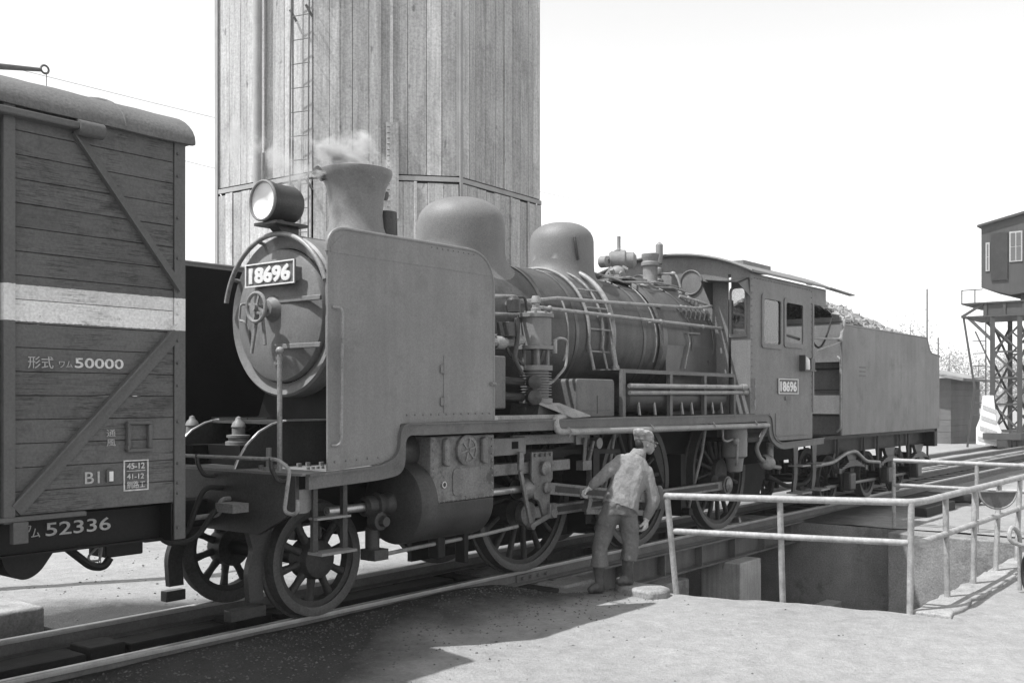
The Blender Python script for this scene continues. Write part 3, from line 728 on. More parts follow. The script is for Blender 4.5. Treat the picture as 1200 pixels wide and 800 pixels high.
# running boards, deck, valance
for s in (-1, 1):
    ys = sorted((s*.62, s*1.30)); MB().box(5.96, 12.62, ys[0], ys[1], 1.598, 1.618).build('running_board', 'steel_mid', LO)
    top = fil2([(4.99, 1.25), (5.74, 1.28), (5.94, 1.36), (5.945, 1.615), (6.2, 1.612), (12.9, 1.618), (13.19, 1.618), (13.235, 1.30), (13.5, 1.205), (15.1, 1.235)], .16, 7)
    bot = fil2([(4.99, 1.135), (5.76, 1.165), (6.01, 1.20), (6.02, 1.515), (6.2, 1.508), (12.9, 1.512), (13.10, 1.512), (13.15, 1.26), (13.5, 1.11), (15.1, 1.14)], .20, 7)
    ys = sorted((s*1.285, s*1.325)); v_ = MB().strip(top, bot, ys[0], ys[1]).build('valance', 'steel_mid', LO, angle=20)
    ys = sorted((s*1.325, s*1.34)); MB().strip(top, [(a, b-.016) for a, b in top], ys[0], ys[1]).build('valance_lip', 'steel_mid', v_, angle=20)
    # deflector
    zt = 3.125
    pl = loop2([(5.19, 1.262), (5.72, 1.29), (5.965, 1.35), (5.97, 1.61), (7.185, 1.622), (7.185, zt+.015), (5.19, zt)], [0, .12, .12, .02, 0, .36, .19], 8)
    ys = sorted((s*1.29, s*1.304)); D = MB().prism(pl, ys[0], ys[1]).build('smoke_deflector', 'steel', LO, angle=30)
    ys = sorted((s*1.2895, s*1.283)); MB().prism([(5.22, 1.30), (5.7, 1.32), (5.94, 1.40), (5.98, 1.64), (7.15, 1.64), (7.15, 2.75), (6.85, 3.09), (5.36, 3.09), (5.22, 2.95)], *ys).build('deflector_shade_sheet', 'black', D)  # black sheet added to deepen the shade on the deflector's inner face
    ed = loop2([(5.19, 1.262), (7.185, 1.622), (7.185, zt+.015), (5.19, zt)], [0, 0, .36, .19], 8)[1:]
    MB().tube([(a, s*1.297, b) for a, b in ed], .016, 8).build('deflector_edging', 'steel', D)
    rv = MB(); d = (0, s, 0); y = s*1.304
    rivet_row(rv, (6.05, y, 1.68), (7.12, y, 1.685), 12, d=d); rivet_row(rv, (5.26, y, 1.33), (5.72, y, 1.345), 5, d=d)
    rivet_row(rv, (6.35, y, 3.10), (6.9, y, 3.10), 9, r=.008, d=d); rv.build('rivets', 'steel', D, kind='stuff')
    ys = sorted((s*1.304, s*1.3065)); MB().prism(loop2([(5.22, 2.93), (7.16, 2.93), (7.16, 2.96), (6.95, 3.11), (5.36, 3.10), (5.22, 2.97)], [0, 0, 0, .1, .08, 0]), *ys).build('top_strip', 'steel', D)
    ys = sorted((s*1.304, s*1.309)); hd = MB().box(6.5, 7.12, ys[0], ys[1], 1.69, 2.185).build('access_door', 'steel', D)
    for z in (2.07, 1.79): h = MB().box(6.455, 6.53, min(s*1.309, s*1.318), max(s*1.309, s*1.318), z-.035, z+.035).cyl((6.495, s*1.318, z-.045), (6.495, s*1.318, z+.045), .01, n=8).build('hinge', 'steel', hd)
    MB().tube(fil([(5.24, s*1.304, 2.515), (5.29, s*1.345, 2.51), (5.305, s*1.345, 2.46), (5.29, s*1.345, 1.50), (5.27, s*1.345, 1.46), (5.23, s*1.304, 1.455)], .03), .013).build('deflector_handrail', 'pipe', D)
    MB().tube([(7.20, s*1.31, 1.95), (7.12, s*1.33, 1.95)], .016).build('door_latch', 'steel', D)
    for (x, z) in ((7.05, 2.7),):
        MB().tube([(x, s*1.29, z), (x+.25 if x < 6 else x, s*.72, z-.25)], .018).build('deflector_stay', 'pipe', LO)
# pilot beam and deck
MB().prism([(-1.22, 1.235), (-1.22, .97), (-.78, .76), (.78, .76), (1.22, .97), (1.22, 1.235)], 4.95, 4.985, 'yz').build('pilot_beam', 'steel_dark', LO, bevel=.004)
for s in (-1, 1):
    ys = sorted((s*1.19, s*1.22)); MB().prism(loop2([(4.986, 1.13), (4.986, .95), (5.09, .95), (5.13, 1.02), (5.15, 1.13)], [0, 0, .05, .05, 0]), ys[0], ys[1]).build('beam_end_plate', 'steel', LO)
MB().box(4.955, 5.97, -1.29, 1.29, 1.236, 1.254).build('front_deck', 'steel', LO)
MB().box(5.955, 5.985, -1.28, 1.28, 1.255, 1.60).build('deck_riser', 'steel_dark', LO)
MB().box(5.40, 6.0, -.46, .46, 1.602, 1.625).build('upper_deck', 'steel_dark', LO)
arc = [(4.965, 1.255), (5.0, 1.33), (5.08, 1.44), (5.2, 1.54), (5.33, 1.60), (5.45, 1.625), (5.96, 1.625), (5.96, 1.255)]
for s in (-1, 1):
    y = s*.46
    MB().prism(fil2(arc[:1]+arc[1:6], .06)+arc[6:], y-.012, y+.012).build('front_frame_plate', 'steel_dark', LO)
    MB().tube([(a, y, b) for a, b in arc[:6]], .013).build('frame_plate_edge', 'bright', LO)
    MB().box(5.45, 5.97, y-.04, y+.012, 1.626, 1.64).build('frame_flange', 'bright', LO)
bl = MB()
for k in range(7): bl.cyl((5.1+.12*k, -.62-.03*(k % 2), 1.254), (5.1+.12*k, -.62-.03*(k % 2), 1.285), .022, n=6)
for k in range(5): bl.cyl((5.3+.05*k, -.95, 1.254), (5.3+.05*k, -.95-.0, 1.275), .015, n=6)
bl.build('deck_bolts', 'steel', LO, kind='stuff')
MB().cyl((5.05, -.78, 1.25), (5.05, -.78, 1.43), .022).cyl((5.05, -.78, 1.25), (5.05, -.78, 1.28), .05).build('lamp_iron', 'steel', LO)
MB().lathe([(.11, 0), (.11, .03), (.085, .035), (.085, .06), (.10, .065), (.10, .085), (.055, .09), (.055, .15), (.062, .155), (.05, .19), (.03, .21), (.022, .235), (0, .245)], (5.36, .02, 1.42), (0, 0, 1), 20).build('valve_plug', 'steel', LO)
MB().lathe([(.11, 0), (.11, .03), (.085, .035), (.085, .06), (.10, .065), (.10, .085), (.055, .09), (.055, .15), (.062, .155), (.05, .19), (.03, .21), (.022, .235), (0, .245)], (5.42, .78, 1.42), (0, 0, 1), 20).build('valve_plug', 'steel', LO)
MB().box(5.1, 5.95, .3, 1.0, 1.255, 1.42).box(5.25, 5.5, -.15, .3, 1.255, 1.42).build('oil_box', 'black', LO)
MB().tube([(5.06, -.9, 1.25), (5.06, -.9, 2.16)], .02, 10).ell((5.06, -.9, 2.185), (.032, .032, .032)).build('marker_pole', 'pipe', LO)
MB().tube(fil([(4.80, .5, 1.355), (4.80, -.06, 1.355), (4.80, -1.20, 1.365), (4.84, -1.29, 1.30), (4.82, -1.25, .985), (4.82, -1.33, .965), (4.82, -1.40, .985), (4.82, -1.40, 1.08)], .05), .015).build('coupling_lever', 'pipe', LO)
for y in (-.2, -1.12):
    MB().tube(fil([(4.95, y, 1.19), (4.86, y, 1.20), (4.80, y, 1.30), (4.80, y, 1.375)], .04), .018).build('lever_bracket', 'steel_dark', LO)
MB().box(4.5, 4.96, -.14, .14, .78, 1.0).box(4.38, 4.62, -.12, .16, .70, 1.04).build('coupler', 'under', LO, bevel=.03)
MB().tube(fil([(4.95, -.32, 1.10), (4.78, -.32, 1.12), (4.7, -.32, .95), (4.62, -.32, .74), (4.45, -.30, .72)], .1), .022).build('front_hose', 'rubber', LO)
MB().tube(fil([(4.96, -.42, 1.02), (4.86, -.42, 1.02), (4.86, -.42, .9), (4.7, -.3, .88)], .05), .02).box(4.80, 4.95, -.66, -.44, .93, 1.0).build('hose_pipe', 'pipe', LO)
for s in (-1, 1):
    y = s*.55
    MB().prism(loop2([(5.0, .78), (5.24, .78), (5.22, .62), (5.14, .45), (5.16, .2), (5.02, .2), (5.0, .46), (5.06, .6)], [0, 0, .05, .08, 0, 0, .08, .05]), y-.03, y+.03).build('guard_iron', 'steel_dark', LO)
    MB().box(4.83 if s < 0 else 4.98, 5.17, y-.045, y+.045, .075, .165).build('scraper', 'steel_dark', LO, bevel=.006)
# stirrup step
    ys = s*1.255
    st = MB()
    for x in (5.11, 5.41): st.prism([(x-.02, 1.15), (x+.02, 1.15), (x+.025, .645), (x-.025, .645)], ys-.006, ys+.006).box(x-.006, x+.006, ys-.005, ys+.05, .65, 1.15)
    st = st.build('step_hanger', 'steel_dark', LO)
    MB().box(5.08, 5.44, ys-.11, ys+.05, .632, .652).build('step_tread', 'steel', st); MB().box(5.09, 5.43, ys-.05, ys+.05, .895, .912).build('step_tread', 'steel', st)
# wheels
for s in (-1, 1):
    spoked_wheel(LO, 5.66, s*.52, .475, .475, 10, s, w=.14, hub=.17, hubw=.2, spoke=.06, name='leading_wheel', rot=.2)
MB().cyl((5.66, -.6, .475), (5.66, .6, .475), .07).build('axle', 'under', LO)
DX = (8.5, 10.74, 12.98); DZ = .8; CP = (-.262, -.156); ca = math.atan2(CP[1], CP[0])
for i, x in enumerate(DX):
    MB().cyl((x, -.6, DZ), (x, .6, DZ), .1).build('axle', 'under', LO)
    for s in (-1, 1):
        spoked_wheel(LO, x, s*.52, DZ, .80, 16, s, w=.14, hub=.2, hubw=.19, spoke=.05, name='driving_wheel', rot=.1,
                     cw=(ca+math.pi, R(38 if i == 1 else 26)), crank=(x+CP[0], DZ+CP[1]))
        yb = s*.36; MB().prism([(x-.98, .35), (x-.93, .35), (x-.86, 1.0), (x-.92, 1.0)], min(yb, yb+s*.2), max(yb, yb+s*.2)).build('brake_hanger', 'under', LO)
# cylinders
for s in (-1, 1):
    def q(a, b): return sorted((s*a, s*b))
    yc = s*1.0
    prof = [(.0, 6.06), (.07, 6.06), (.09, 6.1), (.10, 6.14), (.30, 6.17), (.345, 6.19), (.355, 6.22), (.355, 6.38)]
    cb = MB().lathe(prof, (0, yc, .92), (1, 0, 0), 48).build('cylinder_cover', 'steel_dark', LO, angle=35)
    poly = [(1.265, 1.49), (1.265, .92)] + [(.97+.30*math.cos(a), .92-.36*math.sin(a)) for a in [R(8*k) for k in range(2, 16)]] + [(.6, .6), (.6, 1.49)]
    MB().prism([(s*a, b) for a, b in [(1.262, .915)] + poly[2:-2] + [(.6, .6), (.6, .915)]], 6.39, 7.235, 'yz').build('cylinder_barrel', 'steel_dark', LO, bevel=.012, angle=30)
    MB().prism([(s*1.265, 1.49), (s*1.265, .916), (s*.6, .916), (s*.6, 1.49)], 6.385, 7.24, 'yz').build('cylinder_block', 'cylinder', LO, bevel=.012, angle=30)
    rv = MB(); rivet_row(rv, (6.42, s*1.265, .92), (7.2, s*1.265, .93), 14, .009, (0, s, 0)); rivet_row(rv, (6.41, s*1.265, .98), (6.41, s*1.265, 1.45), 7, .009, (0, s, 0)); rivet_row(rv, (7.2, s*1.265, .98), (7.2, s*1.265, 1.45), 8, .011, (0, s, 0)); rv.build('cylinder_rivets', 'steel', LO, kind='stuff')
    hp = MB().prism(loop2([(6.66, 1.20), (6.66, .965), (6.82, .955), (6.85, .935), (6.9, .955), (7.12, .965), (7.12, 1.21)], [.05, .05, 0, 0, 0, .02, .05]), *q(1.265, 1.273)).build('cylinder_hatch', 'cylinder', LO)
    cap = MB().lathe([(.135, 0), (.135, .03), (.12, .04), (.10, .04), (.10, .03), (0, .03)], (6.83, s*1.265, 1.36), (0, s, 0), 32).build('valve_cap', 'cylinder', LO)
    mb = MB()
    for k in range(6):
        a = R(60*k+15); mb.bar((6.83+.02*math.cos(a), s*1.30, 1.36+.02*math.sin(a)), (6.83+.1*math.cos(a), s*1.30, 1.36+.1*math.sin(a)), .016, .014)
    mb.build('cap_rib', 'steel', cap)
    for x in (6.56, 7.07):
        MB().prism(loop2([(x-.04, 1.46), (x-.04, 1.24), (x+.03, 1.22), (x+.03, 1.48)], [.03]*4), *q(1.266, 1.31)).build('lug', 'cylinder', LO, bevel=.01)
    MB().lathe([(.02, .016), (.03, .016), (.03, 0)], (6.54, s*1.265, 1.07), (0, s, 0), 16).build('plug', 'bright', LO)
    MB().lathe([(0, 5.93), (.05, 5.93), (.06, 5.96), (.06, 6.16), (.15, 6.18), (.165, 6.2), (.165, 6.39)], (0, s*.97, 1.36), (1, 0, 0), 32).build('valve_chest_cover', 'steel_dark', LO, angle=30)
    # tail rod and drain gear
    MB().cyl((5.45, yc, .915), (5.93, yc, .915), .036).build('tail_rod_sleeve', 'bright', LO)
    MB().lathe([(.05, 5.84), (.085, 5.86), (.085, 5.95), (.11, 5.96), (.11, 6.0), (.09, 6.01), (.09, 6.06)], (0, yc, .92), (1, 0, 0), 20).build('gland', 'steel_dark', LO)
    MB().lathe([(.0, .1), (.04, .1), (.045, .05), (.075, .04), (.08, 0), (.08, -.05)], (5.93, s*1.09, .80), (0, s, 0), 20).cyl((5.95, yc, .74), (5.95, yc, .52), .06).box(5.88, 6.04, *q(.93, 1.1), .47, .56).build('relief_valve', 'steel_dark', LO)
    MB().tube([(6.05, s*1.02, .50), (6.5, s*1.0, .51), (7.45, s*1.0, .53), (7.9, s*1.02, .56)], .018).build('drain_rod', 'pipe', LO)
    for (x0, x1, zb) in ((6.72, 6.82, .38), (7.08, 7.14, .3)): MB().box(x0, x1, *q(.92, 1.04), zb, .60).build('drain_cock', 'under', LO, bevel=.01)
    # motion
    MB().lathe([(.20, 7.24), (.20, 7.28), (.10, 7.30), (.10, 7.36)], (0, yc, .92), (1, 0, 0), 24).build('rear_cover', 'steel_dark', LO)
    MB().cyl((7.3, yc, .92), (7.98, yc, .92), .037).build('piston_rod', 'bright', LO)
    MB().lathe([(.10, 0), (.12, .08), (.09, .28), (.045, .3)], (7.92, yc, .92), (1, 0, 0), 20).build('rod_collar', 'rod', LO)
    MB().cyl((7.22, s*1.04, 1.36), (7.42, s*1.04, 1.36), .11).box(7.42, 7.95, *q(1.0, 1.09), 1.27, 1.44).build('valve_spindle_guide', 'steel', LO, bevel=.01)
    MB().box(7.72, 7.82, *q(1.09, 1.094), 1.33, 1.40).build('guide_slot', 'black', LO)
    MB().box(7.3, 8.75, *q(.97, 1.06), 1.075, 1.19).build('slide_bar', 'rod', LO, bevel=.008)
    MB().prism([(8.45, 1.20), (8.75, 1.19), (9.25, 1.28), (9.25, 1.36), (8.45, 1.28)], *q(.9, .94)).build('motion_bracket', 'under', LO)
    MB().box(9.2, 9.32, *q(.45, 1.05), .85, 1.58).build('motion_plate', 'under', LO)
    ch_ = MB().prism(loop2([(8.02, 1.29), (8.37, 1.285), (8.37, 1.0), (8.33, .97), (8.31, .62), (8.22, .62), (8.14, .80), (8.06, .82), (8.06, .97), (8.02, 1.0)], [.01, .01, .02, .02, .01, .01, .04, .02, .02, .02]), *q(1.075, 1.11)).box(8.04, 8.35, *q(.92, 1.074), 1.0, 1.07).box(8.04, 8.35, *q(.92, 1.074), 1.195, 1.28)
    ch_ = ch_.build('crosshead', 'rod', LO, bevel=.006)
    MB().lathe([(.075, 0), (.075, .05), (.055, .06), (0, .06)], (8.21, s*1.10, 1.12), (0, s, 0), 24).lathe([(.062, 0), (.062, .03), (.04, .05), (0, .05)], (8.25, s*1.11, .92), (0, s, 0), 20).build('crosshead_pin', 'rod', ch_)
    bt = MB()
    for k in range(4): bt.cyl((8.07+.085*k, s*1.108, 1.255), (8.07+.085*k, s*1.128, 1.255), .02, n=6)
    bt.build('crosshead_bolts', 'rod', ch_, kind='stuff')
    MB().bar((7.80, s*1.14, 1.30), (7.79, s*1.14, 1.12), .07, .035).bar((7.79, s*1.14, 1.12), (7.96, s*1.14, .56), .045, .03).cyl((7.955, s*1.11, .565), (7.955, s*1.18, .565), .035).build('combination_lever', 'rod', LO, bevel=.005)
    MB().bar((7.955, s*1.15, .565), (8.33, s*1.13, .655), .05, .025).cyl((8.33, s*1.1, .66), (8.33, s*1.165, .66), .05).box(8.27, 8.39, *q(1.1, 1.15), .61, .76).build('union_link', 'rod', LO, bevel=.005)
    # rods
    p0 = Vector((8.25, s*1.03, .92)); p1 = Vector((DX[1]+CP[0], s*1.0, DZ+CP[1]))
    mr_ = MB().bar(p0, p1, .125, .045).cyl(p0+Vector((0, -s*.0, 0)), p0+Vector((0, s*.05, 0)), .10).cyl(p1-Vector((0, s*.05, 0)), p1+Vector((0, s*.06, 0)), .15)
    mr_.build('connecting_rod', 'rod', LO, bevel=.006)
    dv = (p1-p0).normalized(); MB().bar(p0+dv*.25+Vector((0, s*.024, 0)), p1-dv*.25+Vector((0, s*.024, 0)), .065, .003).build('rod_flute', 'wheel', LO)
    for a, b in ((DX[0], DX[1]), (DX[1], DX[2])):
        pa = Vector((a+CP[0], s*.86, DZ+CP[1])); pb = Vector((b+CP[0], s*.86, DZ+CP[1]))
        MB().bar(pa, pb, .12, .05).cyl(pa-Vector((0, s*.04, 0)), pa+Vector((0, s*.045, 0)), .125, n=24).build('coupling_rod', 'rod', LO, bevel=.006)
        MB().bar(pa+Vector((.25, s*.027, 0)), pb+Vector((-.25, s*.027, 0)), .06, .003).build('rod_flute', 'wheel', LO)
    pb = Vector((DX[2]+CP[0], s*.86, DZ+CP[1]))
    MB().cyl(pb-Vector((0, s*.06, 0)), pb+Vector((0, s*.05, 0)), .125, n=28).build('rod_end', 'rod', LO, bevel=.006)
    MB().lathe([(.10, .0), (.10, .02), (.07, .03), (.03, .04), (0, .04)], pb+Vector((0, s*.05, 0)), (0, s, 0), 24).build('crank_pin_cap', 'rod', LO)
    # valve gear behind: radius rod, expansion link, lifting arm
    MB().bar((7.8, s*1.02, 1.41), (9.05, s*1.02, 1.40), .10, .04).box(8.86, 9.12, *q(.99, 1.06), 1.33, 1.45).build('reach_rod', 'rod', LO, bevel=.005)
    MB().tube([(9.0, s*1.08, 1.40), (8.98, s*1.08, 1.16)], .022).tube([(9.12, s*1.1, 1.36), (9.02, s*1.1, 1.12)], .022).box(8.9, 9.06, *q(1.03, 1.12), 1.06, 1.16).build('lifting_link', 'rod', LO)
    lk = [(9.25+.16*math.cos(a)-.16, .98+.42*math.sin(a)) for a in [R(-65+13*k) for k in range(11)]]
    MB().strip(lk, [(a-.07, b) for a, b in lk], *q(.97, 1.03)).cyl((9.19, s*1.0, 1.34), (9.19, s*1.14, 1.34), .06).build('expansion_link', 'rod', LO)
    MB().bar((9.12, s*1.0, .60), (10.35, s*1.08, .48), .06, .03).build('eccentric_rod', 'rod', LO, bevel=.005)
    MB().bar((10.48, s*1.07, .644), (10.34, s*1.08, .48), .07, .03).build('eccentric_crank', 'rod', LO)
    MB().bar((7.5, s*.96, 1.30), (9.9, s*.94, 1.22), .05, .03).build('weigh_bar', 'under', LO)
    # sand pipes, brake pull rods, springs in the shade behind the wheels
    for x in (9.55, 11.75):
        MB().box(x-.06, x+.06, *q(.5, .75), .3, 1.1).cyl((x, s*.72, .36), (x, s*.86, .36), .05).build('brake_gear', 'under', LO)
        MB().tube([(x+.25, s*.95, 1.5), (x+.22, s*.9, 1.1), (x+.35, s*.62, .3)], .02).build('sand_pipe', 'pipe', LO)
# ---- fittings on the near running board
AC = MB().lathe([(.0, 2.69), (.10, 2.69), (.165, 2.67), (.185, 2.665), (.185, 2.63), (.158, 2.62), (.158, 2.35), (.18, 2.345), (.18, 2.31), (.0, 2.31)], (8.16, -1.05, 0), (0, 0, 1), 36).build('air_compressor', 'steel', LO, angle=30)
AC['label'] = 'upright air compressor on the running board'
mb = MB()
for k in range(4):
    a = R(45+90*k); mb.cyl((8.16+.12*math.cos(a), -1.05+.12*math.sin(a), 2.13), (8.16+.12*math.cos(a), -1.05+.12*math.sin(a), 2.31), .02, n=8)
mb.cyl((8.16, -1.05, 2.13), (8.16, -1.05, 2.31), .045).build('compressor_column', 'rod', AC)
pr = [(.0, 2.15), (.17, 2.15), (.17, 2.10), (.13, 2.095)]
for k in range(9):
    z = 2.08 - k*.027; pr += [(.13, z), (.16, z-.004), (.16, z-.012), (.13, z-.016)]
pr += [(.13, 1.83), (.17, 1.82), (.17, 1.77), (0, 1.77)]
MB().lathe(pr, (8.16, -1.05, 0), (0, 0, 1), 36).build('air_cylinder', 'steel', AC, angle=25)
MB().lathe([(.05, 2.66), (.05, 2.72), (.038, 2.73), (.038, 2.77), (.05, 2.78), (.05, 2.81), (.035, 2.85), (0, 2.85)], (8.16, -1.05, 0), (0, 0, 1), 20).build('oiler', 'pipe', AC)
bt = MB()
for k in range(10):
    a = R(36*k); bt.cyl((8.16+.17*math.cos(a), -1.05+.17*math.sin(a), 2.665), (8.16+.17*math.cos(a), -1.05+.17*math.sin(a), 2.69), .014, n=6)
bt.build('cylinder_nuts', 'steel', AC, kind='stuff')
MB().prism([(7.98, 1.62), (8.34, 1.62), (8.30, 1.77), (8.02, 1.77)], -1.2, -.85).build('compressor_bracket', 'steel_dark', LO)
MB().add([(8.0, -1.21, 1.76), (8.36, -1.21, 1.76), (8.72, -1.34, 1.635), (8.38, -1.35, 1.625), (8.0, -1.20, 1.775), (8.36, -1.20, 1.775), (8.72, -1.33, 1.648), (8.38, -1.34, 1.64)], [(0,1,2,3),(7,6,5,4),(0,4,5,1),(1,5,6,2),(2,6,7,3),(3,7,4,0)]).build('drip_plate', 'pipe', LO)
for z, r in ((1.98, .07), (1.83, .075)):
    MB().lathe([(0, 0), (r*.8, .0), (r, .02), (r, .10), (r*.6, .12), (0, .13)], (7.98, -1.13, z), (-.5, -.86, 0), 18).tube([(7.95, -1.05, z), (7.6, -.95, z+.02), (7.3, -.9, z+.03)], .04).build('delivery_valve', 'steel_dark', AC)
MB().tube(fil([(7.2, -.95, 2.36), (7.75, -1.0, 2.36), (7.95, -1.05, 2.40)], .05), .045).cyl((7.6, -.98, 2.36), (7.72, -1.0, 2.36), .065).build('steam_pipe', 'pipe', AC)
mb = MB().lathe([(.07, 0), (.07, .12), (.05, .14), (.03, .16)], (7.8, -1.05, 2.66), (0, 0, 1), 18).tube(fil([(7.80, -1.06, 2.80), (7.92, -1.1, 2.82), (7.95, -1.1, 2.68)], .05), .015)
mb.tube(fil([(7.78, -1.1, 2.6), (7.80, -1.1, 2.4), (7.72, -1.12, 2.2), (7.85, -1.12, 2.05)], .06), .025).tube(fil([(7.7, -1.0, 2.5), (7.72, -1.05, 2.25), (7.9, -1.1, 2.15)], .06), .02).box(7.66, 7.82, -1.1, -.95, 2.42, 2.56).build('governor', 'steel_dark', AC, bevel=.004)
MB().box(7.30, 7.52, -1.18, -.85, 1.72, 2.22).build('lubricator_box', 'steel_mid', LO, bevel=.015)
MB().tube(fil([(8.34, -1.1, 2.38), (8.45, -1.12, 2.44), (8.62, -1.12, 2.43), (8.62, -1.1, 2.15), (8.4, -1.08, 1.98), (8.3, -1.05, 1.95)], .07), .014).cyl((8.38, -1.12, 2.28), (8.38, -1.12, 2.42), .03).build('oil_line', 'pipe', AC)
MB().prism(loop2([(8.74, 1.62), (9.47, 1.62), (9.47, 2.03), (8.74, 2.03)], [0, 0, .05, .05]), -1.15, -.72).build('tool_box', 'steel_mid', LO, bevel=.012)
MB().box(9.12, 9.13, -1.154, -1.15, 1.66, 1.85).box(8.84, 9.38, -1.154, -1.15, 1.69, 1.695).build('tool_box_seam', 'steel_dark', LO)
MB().box(7.26, 8.6, -1.29, -1.24, 1.62, 1.66).build('board_edge', 'pipe', LO)
RS = MB().lathe([(0, 9.72), (.10, 9.73), (.16, 9.78), (.165, 9.85), (.165, 12.1), (.16, 12.17), (.1, 12.22), (0, 12.23)], (0, -1.0, 1.83), (1, 0, 0), 28).build('air_reservoir', 'steel_dark', LO, angle=40)
fr_ = MB().box(9.54, 12.32, -1.21, -1.17, 2.105, 2.14).box(9.54, 12.32, -1.19, -.8, 2.135, 2.15).build('reservoir_frame', 'steel_mid', LO)
for x in (9.57, 10.62, 11.48, 12.3):
    MB().box(x-.03, x+.03, -1.212, -1.165, 1.618, 2.105).build('frame_post', 'steel_mid', fr_)
for x in (9.95, 10.3, 10.95, 11.2, 11.75, 12.0):
    MB().bar((x, -1.18, 1.63), (x+.03, -1.14, 1.8), .03, .02).build('reservoir_strap', 'pipe', RS)
MB().tube([(9.63, -1.24, 1.962), (12.55, -1.24, 1.975)], .028).cyl((12.42, -1.24, 1.974), (12.56, -1.24, 1.975), .042).build('train_pipe', 'pipe', LO)
MB().tube([(9.63, -1.245, 1.884), (12.58, -1.245, 1.905)], .025).cyl((12.45, -1.245, 1.904), (12.6, -1.245, 1.905), .038).build('train_pipe', 'pipe', LO)
for s in (-1, 1):
    # long pipes and handrails
    MB().tube(fil([(8.35, s*1.28, 1.64), (8.12, s*1.31, 1.62), (8.12, s*1.35, 1.49), (8.5, s*1.35, 1.483), (13.02, s*1.35, 1.462), (13.08, s*1.32, 1.46)], .06), .036, 10).build('exhaust_steam_pipe', 'pipe', LO)
    for x in (8.3, 9.9, 11.4, 12.6): MB().tube([(x, s*1.35, 1.53), (x, s*1.392, 1.49), (x, s*1.36, 1.44)], .011).build('pipe_clip', 'pipe', LO)
    MB().tube([(8.35, s*.90, 2.76), (12.6, s*.90, 2.772)], .020).build('boiler_handrail', 'pipe', LO)
    for x in (8.6, 9.75, 10.9, 12.0): MB().cyl((x, s*.90, 2.765), (x, s*.74, 2.76), .016, n=8).ell((x, s*.90, 2.765), (.03, .03, .03)).build('handrail_stanchion', 'pipe', LO)
    MB().tube(fil([(7.25, s*.98, 2.55), (7.4, s*.98, 2.79), (7.95, s*.95, 2.83), (8.3, s*.92, 2.77)], .08), .022).build('front_grab_rail', 'pipe', LO)
    MB().tube([(7.3, s*.92, 2.62), (8.05, s*.95, 2.66)], .018).tube([(7.3, s*.88, 2.35), (7.9, s*.95, 2.48)], .013).build('oil_pipe', 'pipe', LO)
    MB().tube([(8.0, s*.80, 2.78), (8.9, s*.79, 2.90), (9.8, s*.78, 2.93), (11.0, s*.74, 2.98), (12.2, s*.74, 3.03), (12.5, s*.77, 3.08)], .021).build('sand_air_pipe', 'pipe', LO)
    # arched pipes from the dome
    def arcp(x, r, a0, a1, tail):
        pts = [(x, s*r*math.sin(R(a)), BZ+r*math.cos(R(a))) for a in [a0+(a1-a0)*k/18 for k in range(19)]]
        return pts + tail
    MB().tube(arcp(9.94, .835, -5, 100, [(9.94, s*.86, 2.2)]), .032, 10).tube([(9.94, s*.86, 2.2), (9.94, s*.87, 2.14)], .045).build('sand_delivery_pipe', 'pipe', LO)
    MB().tube(arcp(9.78, .80, 10, 100, [(9.8, s*.84, 2.16)]), .014).build('sand_delivery_pipe', 'pipe', LO)
    st = MB().tube(arcp(9.5, .795, -4, 98, [(9.5, s*.86, 2.14)]), .018).build('side_ladder', 'pipe', LO)
    for a in (50, 68, 86, 104):
        MB().tube([(9.5, s*.80*math.sin(R(a)), BZ+.80*math.cos(R(a))), (9.93, s*.81*math.sin(R(a)), BZ+.81*math.cos(R(a)))], .011).build('ladder_rung', 'pipe', st)
    MB().tube([(9.12, s*.77*math.sin(R(a)), BZ+.77*math.cos(R(a))) for a in range(60, 115, 6)], .012).build('check_valve_pipe', 'pipe', LO)
    wp = []
    for k in range(6):
        x = 11.75 + k*.13; a = R(58)
        c = Vector((x, s*.82*math.sin(a), BZ+.82*math.cos(a)))
        MB().lathe([(.045, 0), (.045, .05), (.03, .06), (0, .06)], c, (0, s*math.sin(a), math.cos(a)), 14).tube([tuple(c+Vector((0, s*.05, .03))), tuple(c+Vector((.05, s*.07, -.03))), tuple(c+Vector((.09, s*.03, -.10)))], .014).build('washout_plug', 'pipe', LO)
    MB().tube(fil([(11.72, s*.83, 2.66), (11.78, s*.83, 2.55), (11.62, s*.84, 2.2)], .03), .011).tube([(11.72, s*.835, 2.67), (12.05, s*.83, 2.68)], .011).build('blowdown_pipe', 'pipe', LO)
    MB().tube([(10.98, s*.80*math.sin(R(a)), BZ+.80*math.cos(R(a))) for a in range(30, 112, 8)], .009).build('small_pipe', 'pipe', LO)
for k, (y, z0, dz) in enumerate(((-.42, .70, .0), (-.30, .745, .01), (-.18, .775, .0), (.2, .77, .02))):
    pts = [(10.35+.25*j, y+.04*math.sin(j*1.3+k), BZ+z0+.02*math.sin(j*2.1+k)+dz*j*.3+.05) for j in range(9)]
    MB().tube(pts, .013).build('injector_pipe', 'pipe', LO)
MB().box(10.9, 11.6, -.3, -.16, BZ+.80, BZ+.84).build('walkway_plate', 'pipe', LO)
